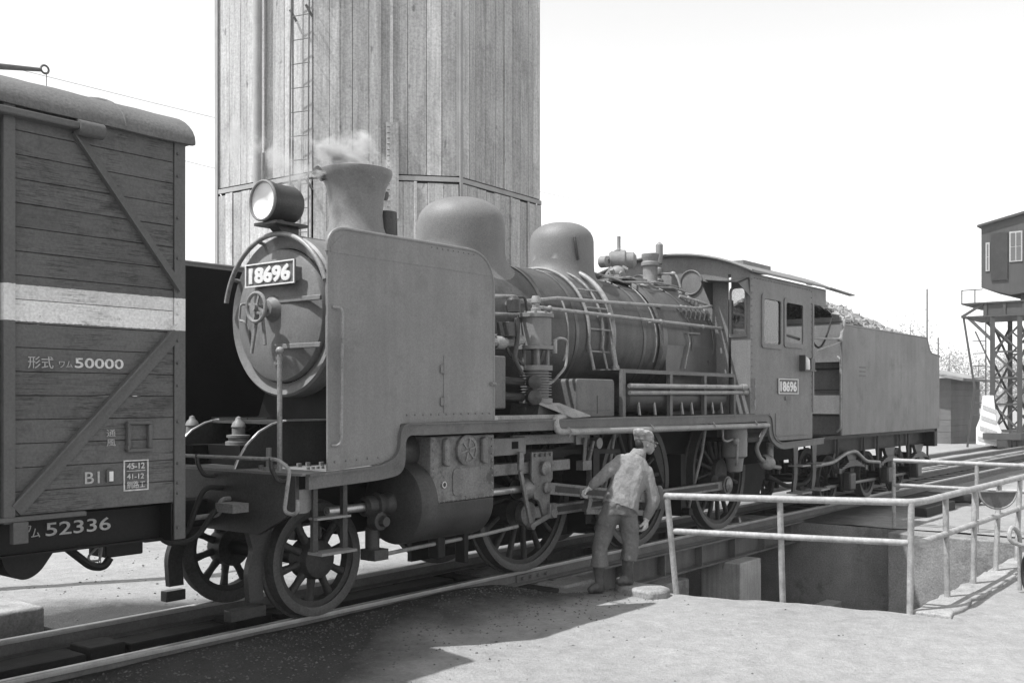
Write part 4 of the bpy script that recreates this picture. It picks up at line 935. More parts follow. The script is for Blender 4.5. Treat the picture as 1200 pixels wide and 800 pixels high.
# turret, generator, valves
TG = MB().lathe([(0, -.19), (.10, -.18), (.125, -.15), (.125, -.03), (.14, -.03), (.14, .03), (.11, .05), (.11, .14), (.06, .18), (0, .18)], (11.28, -.12, 3.62), (.5, -.86, 0), 26).build('turbo_generator', 'steel', LO, angle=30)
MB().lathe([(.13, 0), (.13, .03), (.07, .05), (.05, .12)], (11.28, -.1, 3.36), (0, 0, 1), 20).lathe([(.06, .10), (.06, .16), (.03, .17), (.024, .18), (.024, .34), (0, .34)], (11.28, -.06, 3.60), (0, 0, 1), 16).build('generator_stand', 'steel', TG)
mb = MB()
for k in range(6):
    a = R(60*k); mb.cyl((11.02+.06*math.cos(a), -.2+.06*math.sin(a), 3.36+.07*(k % 3)), (11.02+.13*math.cos(a), -.2+.13*math.sin(a), 3.40+.06*(k % 2)), .03, n=8)
mb.ell((11.02, -.2, 3.42), (.11, .11, .1)).lathe([(.075, 0), (.075, .1), (.03, .12)], (10.98, .02, 3.58), (0, -1, 0), 18).build('steam_turret', 'steel', LO)
SV = MB().lathe([(.16, 0), (.16, .05), (.12, .08), (.10, .12), (.10, .30), (.125, .32), (.125, .36), (.10, .38), (.11, .42), (.12, .44), (.12, .48), (0, .49)], (12.08, -.06, 3.32), (0, 0, 1), 26).build('safety_valve', 'steel', LO, angle=30)
MB().lathe([(.06, 0), (.06, .14), (.03, .16), (.03, .2), (.05, .22), (.055, .26), (.05, .3), (.03, .32), (.03, .36), (.052, .37), (.052, .63), (.035, .65), (.0, .68)], (12.36, -.04, 3.33), (0, 0, 1), 20).build('whistle', 'steel', LO, angle=30)
MB().tube(fil([(12.3, -.1, 3.55), (12.42, -.25, 3.55), (12.42, -.3, 3.48), (12.42, -.34, 3.35)], .05), .016).ell((12.42, -.22, 3.55), (.035, .05, .035)).build('whistle_valve', 'pipe', LO)
MB().box(11.8, 12.35, -.3, .3, 3.25, 3.34).build('turret_base', 'boiler', LO)
mb = MB()
for k in range(5): mb.ell((12.25+.05*k, -.55-.03*k, 3.16-.03*k), (.035, .035, .05))
mb.tube([(12.1, -.5, 3.2), (12.35, -.62, 3.15), (12.55, -.75, 3.08)], .02).build('valve_handles', 'pipe', LO, kind='stuff')
# ---- cab
def cab_sheet(y0, y1):
    xs = [12.58, 12.96, 13.56, 13.70, 14.34, 14.71]; zs = [1.622, 2.56, 3.21, 3.50]
    mb = MB()
    for i in range(5):
        for j in range(3):
            if j == 1 and i in (1, 3): continue
            mb.box(xs[i], xs[i+1], y0, y1, zs[j], zs[j+1])
    mb.prism(fil2([(13.20, 1.622), (13.27, 1.32), (13.5, 1.235), (14.71, 1.235)], .14) + [(14.71, 1.622)], y0, y1)
    return mb
for s in (-1, 1):
    ys = sorted((s*1.286, s*1.30)); cs = cab_sheet(*ys).build('cab_side', 'cab', LO, angle=20, smooth=False)
    ys = sorted((s*1.30, s*1.318))
    for (x0, x1, z0, z1) in ((12.96, 13.56, 2.56, 3.21), (13.70, 14.34, 2.60, 3.21)):
        w_ = MB().prism(loop2([(x0-.05, z0-.05), (x1+.05, z0-.05), (x1+.05, z1+.05), (x0-.05, z1+.05)], [.07]*4, 4)[0:0] or [(0, 0), (1, 0), (0, 1)], 0, 1) if False else MB()
        o_ = loop2([(x0-.045, z0-.045), (x1+.045, z0-.045), (x1+.045, z1+.045), (x0-.045, z1+.045)], [.06]*4, 4); i_ = loop2([(x0+.02, z0+.02), (x1-.02, z0+.02), (x1-.02, z1-.02), (x0+.02, z1-.02)], [.05]*4, 4)
        w_.strip(o_+o_[:1], i_+i_[:1], *ys).build('window_frame', 'cab', cs, angle=20)
    MB().box(12.965, 13.555, min(s*1.29, s*1.296), max(s*1.29, s*1.296), 2.565, 3.205).build('window_pane', 'glass', cs)
    rv = MB()
    for x in (12.62, 14.67): rivet_row(rv, (x, s*1.30, 1.72), (x, s*1.30, 3.42), 20, .010, (0, s, 0))
    rivet_row(rv, (12.7, s*1.30, 3.44), (14.6, s*1.30, 3.44), 22, .009, (0, s, 0)); rv.build('rivets', 'cab', cs, kind='stuff')
    MB().box(14.712, 15.25, min(s*1.286, s*1.30), max(s*1.286, s*1.30), 3.24, 3.50).build('roof_valance', 'cab', LO)
    l_ = MB().box(14.22, 14.64, min(s*1.30, s*1.39), max(s*1.30, s*1.39), 2.23, 2.25).box(14.22, 14.25, min(s*1.30, s*1.39), max(s*1.30, s*1.39), 2.25, 2.46).box(14.5, 14.64, min(s*1.30, s*1.37), max(s*1.30, s*1.37), 2.25, 2.42).build('marker_box', 'steel_dark', cs)
    MB().lathe([(.05, 0), (.055, .02), (.05, .14), (.02, .18), (0, .19)], (14.37, s*1.345, 2.25), (0, 0, 1), 16).build('marker_lamp', 'white', cs)
    MB().box(14.70, 14.76, min(s*1.25, s*1.31), max(s*1.25, s*1.31), 1.62, 3.24).build('cab_handrail_post', 'cab', LO)
    MB().tube([(12.66, s*1.33, 1.68), (12.66, s*1.33, 2.1)], .014).build('grab_iron', 'pipe', cs)
    # cab front sheet beside the firebox, with its tall window
    a, b = sorted((s*1.286, s*1.245)); c, d_ = sorted((s*1.02, s*.98))
    mb = MB().box(12.58, 12.595, min(s*1.286, s*1.245), max(s*1.286, s*1.245), 1.62, 3.50)
    mb.box(12.58, 12.595, min(s*1.245, s*1.02), max(s*1.245, s*1.02), 1.62, 2.66).box(12.58, 12.595, min(s*1.245, s*1.02), max(s*1.245, s*1.02), 3.32, 3.50)
    mb.build('cab_front_side', 'cab', LO, smooth=False)
    f_ = loop2([(s*1.25, 2.65), (s*1.25, 3.33), (s*1.0, 3.33), (s*1.0, 2.65)], [.01, .08, .08, .01], 4); g_ = loop2([(s*1.225, 2.69), (s*1.225, 3.30), (s*1.03, 3.30), (s*1.03, 2.69)], [.01, .06, .06, .01], 4)
    MB().strip(f_+f_[:1], g_+g_[:1], 12.562, 12.58, 'yz').build('front_window_frame', 'cab', LO)
    MB().box(12.585, 12.59, min(s*1.235, s*1.02), max(s*1.235, s*1.02), 2.665, 3.315).build('front_window_pane', 'glass', LO)
    MB().add([(12.58, s*.70, 3.405), (12.58, s*1.28, 3.43), (12.22, s*.82, 3.40), (12.24, s*1.28, 3.34), (12.58, s*1.30, 3.18), (12.26, s*1.295, 3.32),
              (12.58, s*.70, 3.415), (12.58, s*1.28, 3.44), (12.22, s*.82, 3.41), (12.24, s*1.28, 3.35)],
             [(0,2,3,1),(6,7,9,8),(0,6,8,2),(2,8,9,3),(1,3,5,4)]).build('window_awning', 'steel_dark', LO, smooth=False)
    MB().prism([(12.58, 3.40), (12.24, 3.40), (12.58, 3.05)], min(s*.74, s*.75), max(s*.74, s*.75)).build('awning_bracket', 'steel_dark', LO)
def cabz(y): return 3.50 + .315*(1 - (abs(y)/1.38)**2.2)
pl = [(-.98, 1.62)] + [(-.98+1.96*k/20, cabz(-.98+1.96*k/20)-.01) for k in range(21)] + [(.98, 1.62)]
MB().prism(pl, 12.578, 12.597, 'yz').build('cab_front', 'cab', LO, angle=20)
for s in (-1, 1):
    q_ = [(s*(.98+.305*k/6), cabz(.98+.305*k/6)-.012) for k in range(7)]
    MB().prism([(s*.982, 3.50)] + q_ + [(s*1.285, 3.50)], 12.58, 12.595, 'yz').build('cab_front_corner', 'cab', LO)
    MB().tube([(12.565, s*.42+.165*math.cos(a), 3.43+.165*math.sin(a)) for a in [2*math.pi*k/28 for k in range(28)]], .014, 8, True).build('porthole_ring', 'cab', LO)
    MB().cyl((12.57, s*.42, 3.43), (12.579, s*.42, 3.43), .15, n=28).build('porthole_cover', 'cab', LO)
def roof_part(x0, x1, t, name, ov):
    o_ = [(-ov+2*ov*k/28, cabz((-ov+2*ov*k/28)*1.38/ov)) for k in range(29)]
    return MB().strip([(a, b+t) for a, b in o_], o_, x0, x1, 'yz').build(name, 'cab', LO, angle=40)
roof_part(12.48, 15.25, .03, 'cab_roof', 1.37); [MB().bar((15.25, s_*1.33, 3.525), (16.35, s_*1.31, 3.50), .09, .02, (0, 0, 1)).build('roof_gutter', 'cab', LO) for s_ in (-1, 1)]
MB().tube([(12.48, -1.375+2.75*k/28, cabz(-1.375+2.75*k/28)+.012) for k in range(29)], .02).build('roof_edge', 'cab', LO)
MB().box(12.9, 13.8, -1.05, -.35, 3.63, 3.73).build('roof_ventilator', 'cab', LO, bevel=.01)
MB().cyl((14.45, -1.33, 3.53), (14.6, -1.33, 3.53), .03).build('roof_hook', 'pipe', LO)
number_plate((13.79, -1.302, 2.0), .68, .215, None, 'side')
MB().box(13.7, 13.88, -1.312, -1.30, 1.80, 1.86).build('small_plate', 'plate', LO)
MB().tube(fil([(13.38, -1.303, 1.62), (13.38, -1.303, 1.30), (14.5, -1.303, 1.30)], .05), .008).build('cab_bead', 'cab', LO)
MB().box(12.6, 14.7, -1.25, 1.25, 1.24, 1.3).build('cab_floor', 'under', LO)
MB().box(12.6, 13.1, -.8, .8, 1.3, 3.2).build('backhead', 'steel_dark', LO)
MB().box(13.9, 14.35, -1.2, -.75, 2.3, 2.62).build('crew_seat', 'steel_dark', LO, bevel=.03)
MB().tube([(13.72, -1.25, 2.75), (14.33, -1.25, 2.70)], .02).build('window_bar', 'steel_dark', LO)
# injector, ashpan and pipes below the cab
IN = MB().lathe([(.0, 1.47), (.08, 1.46), (.15, 1.44), (.165, 1.42), (.165, 1.06), (.12, 1.03), (.10, .86), (.06, .84), (0, .84)], (12.48, -1.12, 0), (0, 0, 1), 28).build('feed_strainer', 'steel', LO, angle=35)
MB().box(12.62, 12.66, -1.22, -1.02, 1.18, 1.38).tube(fil([(12.32, -1.2, 1.30), (12.02, -1.24, 1.27), (11.9, -1.24, 1.29), (11.9, -1.24, 1.5)], .04), .014).tube(fil([(12.3, -1.25, 1.3), (12.28, -1.25, 1.0), (12.36, -1.2, .95)], .04), .018).ell((12.28, -1.23, 1.27), (.05, .05, .05)).build('strainer_fittings', 'pipe', IN)
MB().tube(fil([(13.05, -1.32, 1.46), (12.97, -1.2, 1.15), (13.2, -1.15, 1.0), (13.7, -1.1, .86), (14.1, -1.05, .82)], .08), .03).lathe([(.05, -.14), (.09, -.1), (.11, 0), (.09, .1), (.05, .14)], (13.5, -1.12, .93), (1, 0, -.3), 18).build('injector', 'pipe', LO)
MB().cyl((13.6, -1.12, .95), (13.6, -1.12, 1.2), .05).build('injector_riser', 'pipe', LO)
MB().prism([(11.5, 1.6), (14.6, 1.6), (14.4, .75), (13.9, .6), (11.9, .6)], -.43, .43).build('ashpan', 'black', LO)
MB().box(13.2, 14.9, -.9, .9, .9, 1.24).build('cab_underframe', 'black', LO)
for x in (14.5, 15.22):
    for s in (-1, 1):
        h = MB().prism([(x-.09, 1.14), (x+.09, 1.14), (x+.06, .62), (x-.02, .42), (x-.12, .42), (x-.06, .7)], min(s*1.1, s*1.13), max(s*1.1, s*1.13)).build('step_plate', 'steel_dark', LO)
        MB().box(x-.16, x+.2, min(s*1.05, s*1.3), max(s*1.05, s*1.3), .42, .445).build('step_tread', 'pipe', h); MB().box(x-.1, x+.2, min(s*1.05, s*1.28), max(s*1.05, s*1.28), .82, .84).build('step_tread', 'pipe', h)
MB().tube(fil([(14.0, -.9, .7), (14.6, -.95, .5), (15.3, -.95, .5), (16.0, -.9, .8)], .15), .035).build('feed_hose', 'rubber', LO)
# ================================================================== TENDER
T = thing('tender', (18.7, 0, 0), 'slab-sided grey tender heaped with coal behind the locomotive cab', 'tender')
side = [(16.03, 1.24), (21.46, 1.24), (21.46, 2.70), (20.90, 2.73), (20.80, 2.80), (20.60, 3.02), (16.03, 3.02)]
for s in (-1, 1):
    ys = sorted((s*1.235, s*1.25)); sd = MB().prism(side, *ys).build('tender_side', 'tender', T, bevel=.004)
    MB().tube([(a, s*1.243, b) for a, b in side[2:]], .017).build('side_beading', 'tender', sd)
    MB().tube([(16.04, s*1.25, 1.24), (16.04, s*1.25, 3.02)], .02).build('corner_angle', 'tender', sd)
    MB().tube(fil([(15.98, s*1.2, 1.3), (15.95, s*1.27, 1.35), (15.95, s*1.27, 2.45), (16.0, s*1.2, 2.5)], .04), .018).build('handrail', 'pipe', T)
    mk = MB()
    for k in range(3): mk.box(16.85, 17.15, min(s*1.25, s*1.2525), max(s*1.25, s*1.2525), 2.20+.07*k, 2.225+.07*k)
    mk.build('faded_marking', 'steel_dark', sd)
    MB().prism([(15.6, 1.235), (21.5, 1.235), (21.5, .98), (20.9, .93), (15.6, .93)], min(s*.98, s*1.0), max(s*.98, s*1.0)).build('tender_frame', 'under', T)
    for x in (17.05, 19.0, 20.75):
        spoked_wheel(T, x, s*.52, .43, .43, 9, s, hub=.12, hubw=.16, spoke=.05, name='tender_wheel')
        MB().box(x-.14, x+.14, min(s*.88, s*1.08), max(s*.88, s*1.08), .28, .58).build('axle_box', 'steel_dark', T, bevel=.03)
        MB().prism([(x-.42, .94), (x-.24, .3), (x-.16, .3), (x-.16, .94)], min(s*.93, s*.97), max(s*.93, s*.97)).prism([(x+.42, .94), (x+.24, .3), (x+.16, .3), (x+.16, .94)], min(s*.93, s*.97), max(s*.93, s*.97)).build('axle_guard', 'under', T)
        sp = MB()
        for k in range(5):
            l = .62 - k*.1; pts = [(x-l+2*l*i/8, s*1.04, .70-.14*((-1+2*i/8)*l)**2 + k*.02) for i in range(9)]
            for a, b in zip(pts, pts[1:]): sp.bar(a, b, .018, .09)
        sp.build('leaf_spring', 'steel_dark', T)
        for q_ in (-.62, .62):
            MB().cyl((x+q_, s*1.04, .62), (x+q_, s*1.04, 1.22), .022, n=8).box(x+q_-.05, x+q_+.05, min(s*1.0, s*1.09), max(s*1.0, s*1.09), .60, .68).build('spring_hanger', 'steel_dark', T)
        MB().prism([(x-.3, .935), (x+.3, .935), (x+.16, .78), (x-.16, .78)], min(s*1.0, s*1.06), max(s*1.0, s*1.06)).build('spring_saddle', 'steel_dark', T)
        MB().box(x+.48, x+.58, min(s*.5, s*.72), max(s*.5, s*.72), .2, .75).build('brake_block', 'under', T)
    MB().tube([(16.4, s*.85, .36), (21.2, s*.85, .36)], .028).build('brake_rod', 'pipe', T)
    MB().tube(fil([(15.2, s*1.1, .78), (16.0, s*1.12, .80), (16.6, s*1.12, .93), (17.1, s*1.1, .95), (17.6, s*1.1, .75), (18.3, s*1.1, .7)], .15), .03).build('water_pipe', 'pipe', T)
for x in (17.05, 19.0, 20.75): MB().cyl((x, -.9, .43), (x, .9, .43), .06).build('axle', 'under', T)
MB().box(21.3, 21.5, -1.2, 1.2, .88, 1.235).build('rear_beam', 'under', T, bevel=.01)
MB().box(21.44, 21.46, -1.235, 1.235, 1.24, 2.69).build('tender_rear', 'tender', T)
MB().box(15.4, 21.45, -1.2, 1.2, 1.18, 1.238).build('tender_floor', 'under', T)
MB().box(16.3, 16.33, -1.234, 1.234, 1.24, 2.95).build('coal_gate', 'tender', T)
MB().box(16.06, 16.10, -1.23, 1.23, 2.42, 3.06).build('front_bulkhead', 'tender', T)
MB().box(16.04, 16.12, -1.22, 1.0, 3.062, 3.14).build('bulkhead_capping', 'steel_dark', T)
for z in (1.55, 1.95, 2.3): MB().box(16.27, 16.3, -1.2, .0, z, z+.03).build('gate_rib', 'steel_dark', T)
MB().tube([(15.98, -1.26, 2.78), (16.15, -1.26, 3.10)], .028).tube([(14.75, -1.2, 2.74), (15.98, -1.25, 2.78)], .018).tube([(14.75, -1.2, 2.50), (15.95, -1.25, 2.73)], .018).ell((15.97, -1.25, 2.77), (.06, .04, .04)).build('safety_bar', 'pipe', T)
hs = [(14.75 + 1.15*k/14, -1.15, 3.12 - .5*math.sin(math.pi*k/14) + .0*k) for k in range(15)]
MB().tube(hs, .016).build('drooping_hose', 'rubber', T)
MB().box(16.35, 21.4, -1.2, 1.2, 2.4, 2.45).build('tank_top', 'steel_dark', T)
MB().box(21.45, 21.8, -.13, .13, .78, 1.0).build('rear_coupler', 'under', T, bevel=.03)
# coal
rnd = random.Random(11); mb = MB()
def coal_z(x, y):
    t = (x-16.1)/5.1
    c = 3.60 - .08*t - .34*max(0, t-.12)
    return c - .50*(abs(y)/1.2)**2.2 + .09*nz3(x*2.2, y*2.2, 7)
gx, gy = 60, 30
vs_ = [(16.15+5.0*i/gx, -1.2+2.4*j/gy, coal_z(16.15+5.0*i/gx, -1.2+2.4*j/gy)-.05) for i in range(gx+1) for j in range(gy+1)]
mb.add(vs_, [(i*(gy+1)+j, (i+1)*(gy+1)+j, (i+1)*(gy+1)+j+1, i*(gy+1)+j+1) for i in range(gx) for j in range(gy)])
for _ in range(2600):
    x, y = rnd.uniform(16.15, 21.1), rnd.uniform(-1.2, 1.2); s = rnd.uniform(.03, .11); z = coal_z(x, y) - .02
    vs_ = [Vector((rnd.gauss(0, 1), rnd.gauss(0, 1), rnd.gauss(0, 1))).normalized()*s*rnd.uniform(.7, 1.2) for _ in range(1)]
    rot = Matrix.Rotation(rnd.uniform(0, 6.28), 3, vs_[0].normalized())
    q_ = [rot @ Vector(p) * s for p in ((1, 0, 0), (0, .8, 0), (-1, 0, 0.1), (0, -.9, 0), (.2, 0, .7), (-.1, .2, -.7))]
    mb.add([(x+p.x, y+p.y, z+p.z) for p in q_], [(0,1,4),(1,2,4),(2,3,4),(3,0,4),(1,0,5),(2,1,5),(3,2,5),(0,3,5)])
co = mb.build('coal_heap', 'coal', None, smooth=False, kind='stuff'); co['label'] = 'heap of lump coal in the tender'

# ================================================================== WATER TOWER
TW = thing('water_tower', (16.205, 9.40, -.15), 'tall eight-sided water tower clad in weathered vertical boards behind the locomotive', 'water tower')
TC = Vector((16.205, 9.40)); TR = 3.65; TA = -2.30953
rnd = random.Random(21)
cor = [Vector((TC.x+TR*math.cos(TA+R(22.5+45*k)), TC.y+TR*math.sin(TA+R(22.5+45*k)))) for k in range(8)]
def board(p, q, nrm, z0, z1, t, off, name, mname, par):
    a = p + nrm*off; b = q + nrm*off; c = q + nrm*(off+t); d = p + nrm*(off+t)
    return MB().prism([tuple(a), tuple(b), tuple(c), tuple(d)], z0, z1, 'xy').build(name, mname, par, bevel=.004)
for k in range(8):
    p, q = cor[k], cor[(k+1) % 8]; e = (q-p); L_ = e.length; e = e/L_; nrm = Vector((e.y, -e.x))
    if nrm.dot(p-TC) < 0: nrm = -nrm
    for tier, (z0, z1, off) in enumerate(((-.15, 6.04, .03), (6.18, 14.2, 0.0))):
        u = .0; ws = [rnd.uniform(.18, .40) for _ in range(10)]; sc = L_/sum(ws)
        for w in ws:
            w *= sc
            board(p+e*(u+.004), p+e*(u+w-.004), nrm, z0, z1 - (rnd.uniform(0, .03) if tier == 0 else 0), .03, off+rnd.uniform(-.004, .004), 'board', 'tower', TW)
            if rnd.random() < .22: board(p+e*(u-.03), p+e*(u+.03), nrm, z0, z1, .022, off+.04, 'batten', 'tower', TW)
            u += w
    board(p-e*.02, q+e*.02, nrm, 6.06, 6.15, .03, .035, 'band', 'tower_trim', TW)
    board(p-e*.045, p+e*.045, nrm, -.15, 14.2, .02, .062, 'corner_board', 'tower_trim', TW) if k % 2 == 0 else board(q-e*.045, q+e*.045, nrm, 6.18, 14.2, .02, .045, 'corner_board', 'tower_trim', TW)
MB().prism([tuple(TC+(c-TC)*.985) for c in cor], -.15, 14.25, 'xy').build('tower_core', 'black', TW)
MB().lathe([(4.2, 14.2), (4.2, 14.3), (0, 16)], (TC.x, TC.y, 0), (0, 0, 1), 8).build('tower_roof', 'tower_trim', TW)
# left visible face carries pipe and ladder (corner 7 -> corner 6 seen from the camera)
p, q = cor[7], cor[6]; e = (q-p).normalized(); nrm = (p+q)/2-TC; nrm.normalize()
def tf(u, off, z): v = p + e*u + nrm*off; return (v.x, v.y, z)
LD = MB().tube([tf(-.02, .16, 2.5), tf(-.04, .16, 8.0), tf(-.1, .14, 14.3)], .016, 8).build('ladder_stile', 'iron', TW)
LD2 = MB().tube([tf(.44, .22, 2.5), tf(.40, .22, 8.0), tf(.30, .18, 14.3)], .016, 8).build('ladder_stile', 'iron', TW)
for k in range(26):
    z = 2.7 + k*.46; t = (z-2.5)/11.8
    MB().tube([tf(-.02-.08*t, .16-.02*t, z), tf(.44-.14*t, .22-.04*t, z+.02)], .010, 6).build('ladder_rung', 'iron', TW)
for z in (5.9, 9.2, 12.5):
    for u in (-.03, .41): MB().bar(tf(u, .05, z-.08), tf(u, .22, z+.10), .05, .02, (0, 0, 1)).build('ladder_bracket', 'iron', TW)
MB().tube([tf(1.34, .22, 6.0), tf(1.34, .22, 14.3)], .085, 14).build('stand_pipe', 'tower_trim', TW)
p, q = cor[7], cor[0]; e = (q-p).normalized(); nrm = (p+q)/2-TC; nrm.normalize()
MB().prism([tuple(p+e*1.38+nrm*.08), tuple(p+e*1.62+nrm*.08), tuple(p+e*1.62+nrm*.13), tuple(p+e*1.38+nrm*.13)], 5.3, 7.15, 'xy').build('gauge_board', 'tower', TW)
g = MB()
for k in range(16):
    z = 5.4 + k*.11; a = p+e*1.40+nrm*.131; b = p+e*(1.45)+nrm*.131
    g.prism([tuple(a), tuple(b), tuple(b+nrm*.004), tuple(a+nrm*.004)], z, z+.02, 'xy')
g.build('gauge_marks', 'iron', TW, kind='stuff')

# ================================================================== PIT RAILING
RG = thing('pit_railing', (12.5, -3.8, -.15), 'pale two-bar tube railing guarding three sides of the pit', 'railing')
top = [(9.02, -2.06, .835), (9.55, -4.30, .868), (9.8, -4.36, .868), (14.0, -4.38, .86), (15.95, -4.40, .86), (15.95, -2.10, .875)]
mid = [(9.08, -2.09, .478), (9.545, -4.29, .497), (9.8, -4.36, .497), (14.0, -4.38, .49), (15.95, -4.40, .49), (15.95, -2.10, .496)]
RT = MB().tube(fil(top, .06), .034, 12).ell(top[0], (.036, .036, .036)).build('top_rail', 'railing', RG)
MB().tube(fil(mid, .06), .030, 12).build('mid_rail', 'railing', RG)
for (bx, by, tx, ty) in ((9.13, -2.11, 9.02, -2.06), (9.40, -3.13, 9.30, -3.14), (9.54, -4.29, 9.55, -4.30), (10.46, -4.37, 10.43, -4.36), (11.42, -4.37, 11.5, -4.365), (12.36, -4.37, 12.55, -4.37), (13.3, -4.39, 13.55, -4.38), (14.5, -4.4, 14.55, -4.385), (15.95, -4.4, 15.95, -4.4), (15.95, -3.3, 15.95, -3.3), (15.955, -2.10, 15.95, -2.10)):
    z = gz(bx, by) - .05; MB().tube([(bx, by, z), (tx, ty, .86)], .030, 12).build('post', 'railing', RG)
# half-round pan hung on the railing
rv = Vector((.62, -.785, 0)); fv = Vector((.785, .62, 0))
c = Vector((12.18, -4.44, .79)); mb = MB(); nn = 20
for dep in (0, .05):
    pass
pts = [c + rv*(.205*math.cos(math.pi+math.pi*i/nn)) + Vector((0, 0, .19*math.sin(math.pi+math.pi*i/nn))) for i in range(nn+1)]
back = [q_ + fv*.045 for q_ in pts]
mb.add(pts + back, [tuple(range(nn+1)), tuple(range(2*nn+1, nn, -1))] + [(i, nn+1+i, nn+2+i, i+1) for i in range(nn)] + [(nn, 2*nn+1, nn+1, 0)])
pan = mb.build('half_round_pan', 'wagon_iron', None, angle=40); tag(pan, 'dark half-round metal pan hanging on the pit railing', 'pan')
MB().tube(pts, .012, 8).build('pan_rim', 'pipe', pan); MB().tube([pts[0], pts[-1]], .012, 8).build('pan_rim', 'pipe', pan)
# hand cart at the edge of the frame
HC = thing('hand_cart', (11.25, -5.0, -.15), 'two-wheeled hand cart with a bent tube handle standing outside the railing', 'cart')
for (x, y) in ((10.98, -5.16), (11.45, -5.75)):
    w_ = MB().tube([Vector((x, y, .10)) + Vector((.79, .62, 0))*(.22*math.cos(a)) + Vector((0, 0, .22*math.sin(a))) for a in [2*math.pi*k/32 for k in range(32)]], .028, 8, True).build('cart_wheel', 'rubber', HC)
    for k in range(6):
        a = R(30*k); d_ = Vector((.79, .62, 0))*(.21*math.cos(a)) + Vector((0, 0, .21*math.sin(a)))
        MB().tube([Vector((x, y, .10))-d_, Vector((x, y, .10))+d_], .008, 6).build('wheel_spoke', 'iron', w_)
MB().tube([(10.98, -5.16, .10), (11.45, -5.75, .10)], .02).build('cart_axle', 'iron', HC)
MB().tube(fil([(11.35, -4.95, -.12), (11.35, -4.95, .45), (11.22, -4.9, .55), (11.15, -4.88, .40), (11.3, -5.0, .33), (11.7, -5.5, .33)], .08), .022).build('cart_handle', 'railing', HC)
MB().bar((11.0, -5.2, .2), (11.5, -5.1, .22), .05, .03, (0, 0, 1)).bar((11.45, -5.7, .2), (11.85, -5.6, .22), .05, .03, (0, 0, 1)).box(11.1, 11.8, -5.7, -5.15, .21, .25).build('cart_bed', 'timber', HC)
HC.location += Vector((-.08, .10, 0))
# odds and ends beyond the pit
tag(MB().lathe([(.22, -.06), (.28, -.085), (.33, -.05), (.34, 0), (.33, .05), (.28, .085), (.22, .06), (.20, 0), (.22, -.06)], (20.3, -2.0, -.06), (.12, .1, 1), 28).build('discarded_tyre', 'rubber', None), 'old dark tyre lying on the ground past the pit', 'tyre')
tag(MB().box(17.6, 19.3, -2.12, -1.9, -.17, .0).build('timber_beam', 'sleeper', None, bevel=.015), 'squared dark timber beam lying beside the track past the pit', 'timber')
bl_ = tag(MB().box(2.6, 4.33, 1.3, 1.95, -.2, .05).build('concrete_block', 'concrete_light', None, bevel=.03), 'low pale concrete block beyond the rails beside the goods wagon', 'block')

# ================================================================== WATER CRANE ARM (top left, beyond the wagon)
WC = thing('water_crane', (4.2, 4.0, -.15), 'thin jib arm with an end ring reaching above the goods wagon roof', 'water crane')
MB().cyl((4.2, 4, -.2), (4.2, 4, 5.6), .11).cyl((4.2, 4, -.15), (4.2, 4, .1), .3).build('post', 'iron', WC)
MB().tube([(4.2, 4, 5.27), (5.0, 4, 5.385), (5.66, 4, 5.50)], [.045, .04, .022], 10).build('arm', 'iron', WC)
MB().tube([(5.70+.045*math.cos(a), 4, 5.515+.045*math.sin(a)) for a in [2*math.pi*k/16 for k in range(16)]], .013, 6, True).build('end_ring', 'iron', WC)
MB().tube([(5.72, 4, 5.47), (5.72, 4, 5.2)], .005, 6).build('pull_wire', 'iron', WC)
# wires
for i, (a, b) in enumerate((((-20, 25, 12.7), (60, 25, 13.5)), ((-20, 25, 12.9), (60, 25, 9.8)), ((30, 30, 11.8), (150, 30, 18.7)), ((30, 30, 11.7), (150, 30, 16.4)))):
    a = Vector(a); b = Vector(b); pts = [a.lerp(b, k/16) - Vector((0, 0, .8*math.sin(math.pi*k/16))) for k in range(17)]
    tag(MB().tube(pts, .011, 5).build('overhead_wire', 'wire', None), ('upper thin wire between the goods wagon roof and the tower', 'lower thin wire between the goods wagon roof and the tower', 'upper faint wire in the sky above the cab and tender', 'lower faint wire in the sky above the cab and tender')[i], 'wire', 'overhead wires across the sky')

# ================================================================== CRANE, HUT, POLES, TREES
GC = thing('gantry_crane', (45, 1, -.15), 'dark gantry coal crane with a machinery cabin on lattice legs', 'crane')
gdr = MB().box(43.9, 47.2, -4, 4.12, 5.16, 5.22).box(43.9, 47.2, -4, 4.12, 5.70, 5.76).box(44.0, 44.06, -3.95, 3.3, 5.22, 5.70).box(47.0, 47.06, -3.95, 3.3, 5.22, 5.70).build('platform', 'crane', GC)
for y in (3.2, 2.5, 1.8, 1.1, .4, -.4, -1.2, -2): MB().box(43.94, 43.998, y-.05, y+.05, 5.22, 5.70).build('platform_stiffener', 'crane', gdr)
MB().bar((44, 3.3, 5.7), (44, 4.12, 5.2), .1, .08, (1, 0, 0)).build('platform_bracket', 'crane', gdr)
for y in (4.1, 3.6): MB().cyl((43.95, y, 5.76), (43.95, y, 6.3), .025, n=6).build('guard_post', 'crane', gdr)
MB().tube([(43.95, 4.1, 6.28), (43.95, 3.3, 6.28)], .022, 6).build('guard_rail', 'crane', gdr)
CB = MB().prism([(3.37, 6.35), (3.37, 8.84), (1.4, 9.25), (-.6, 8.84), (-.6, 6.3), (2.3, 6.0)], 44.0, 47.2, 'yz').build('cabin', 'crane', GC)
MB().prism([(3.5, 8.80), (1.4, 9.23), (-.75, 8.80), (-.75, 8.88), (1.4, 9.33), (3.5, 8.88)], 43.85, 47.35, 'yz').build('cabin_roof', 'crane', CB)
MB().box(43.94, 43.99, 2.38, 2.99, 6.6, 8.5).build('open_shutter', 'steel_dark', CB)
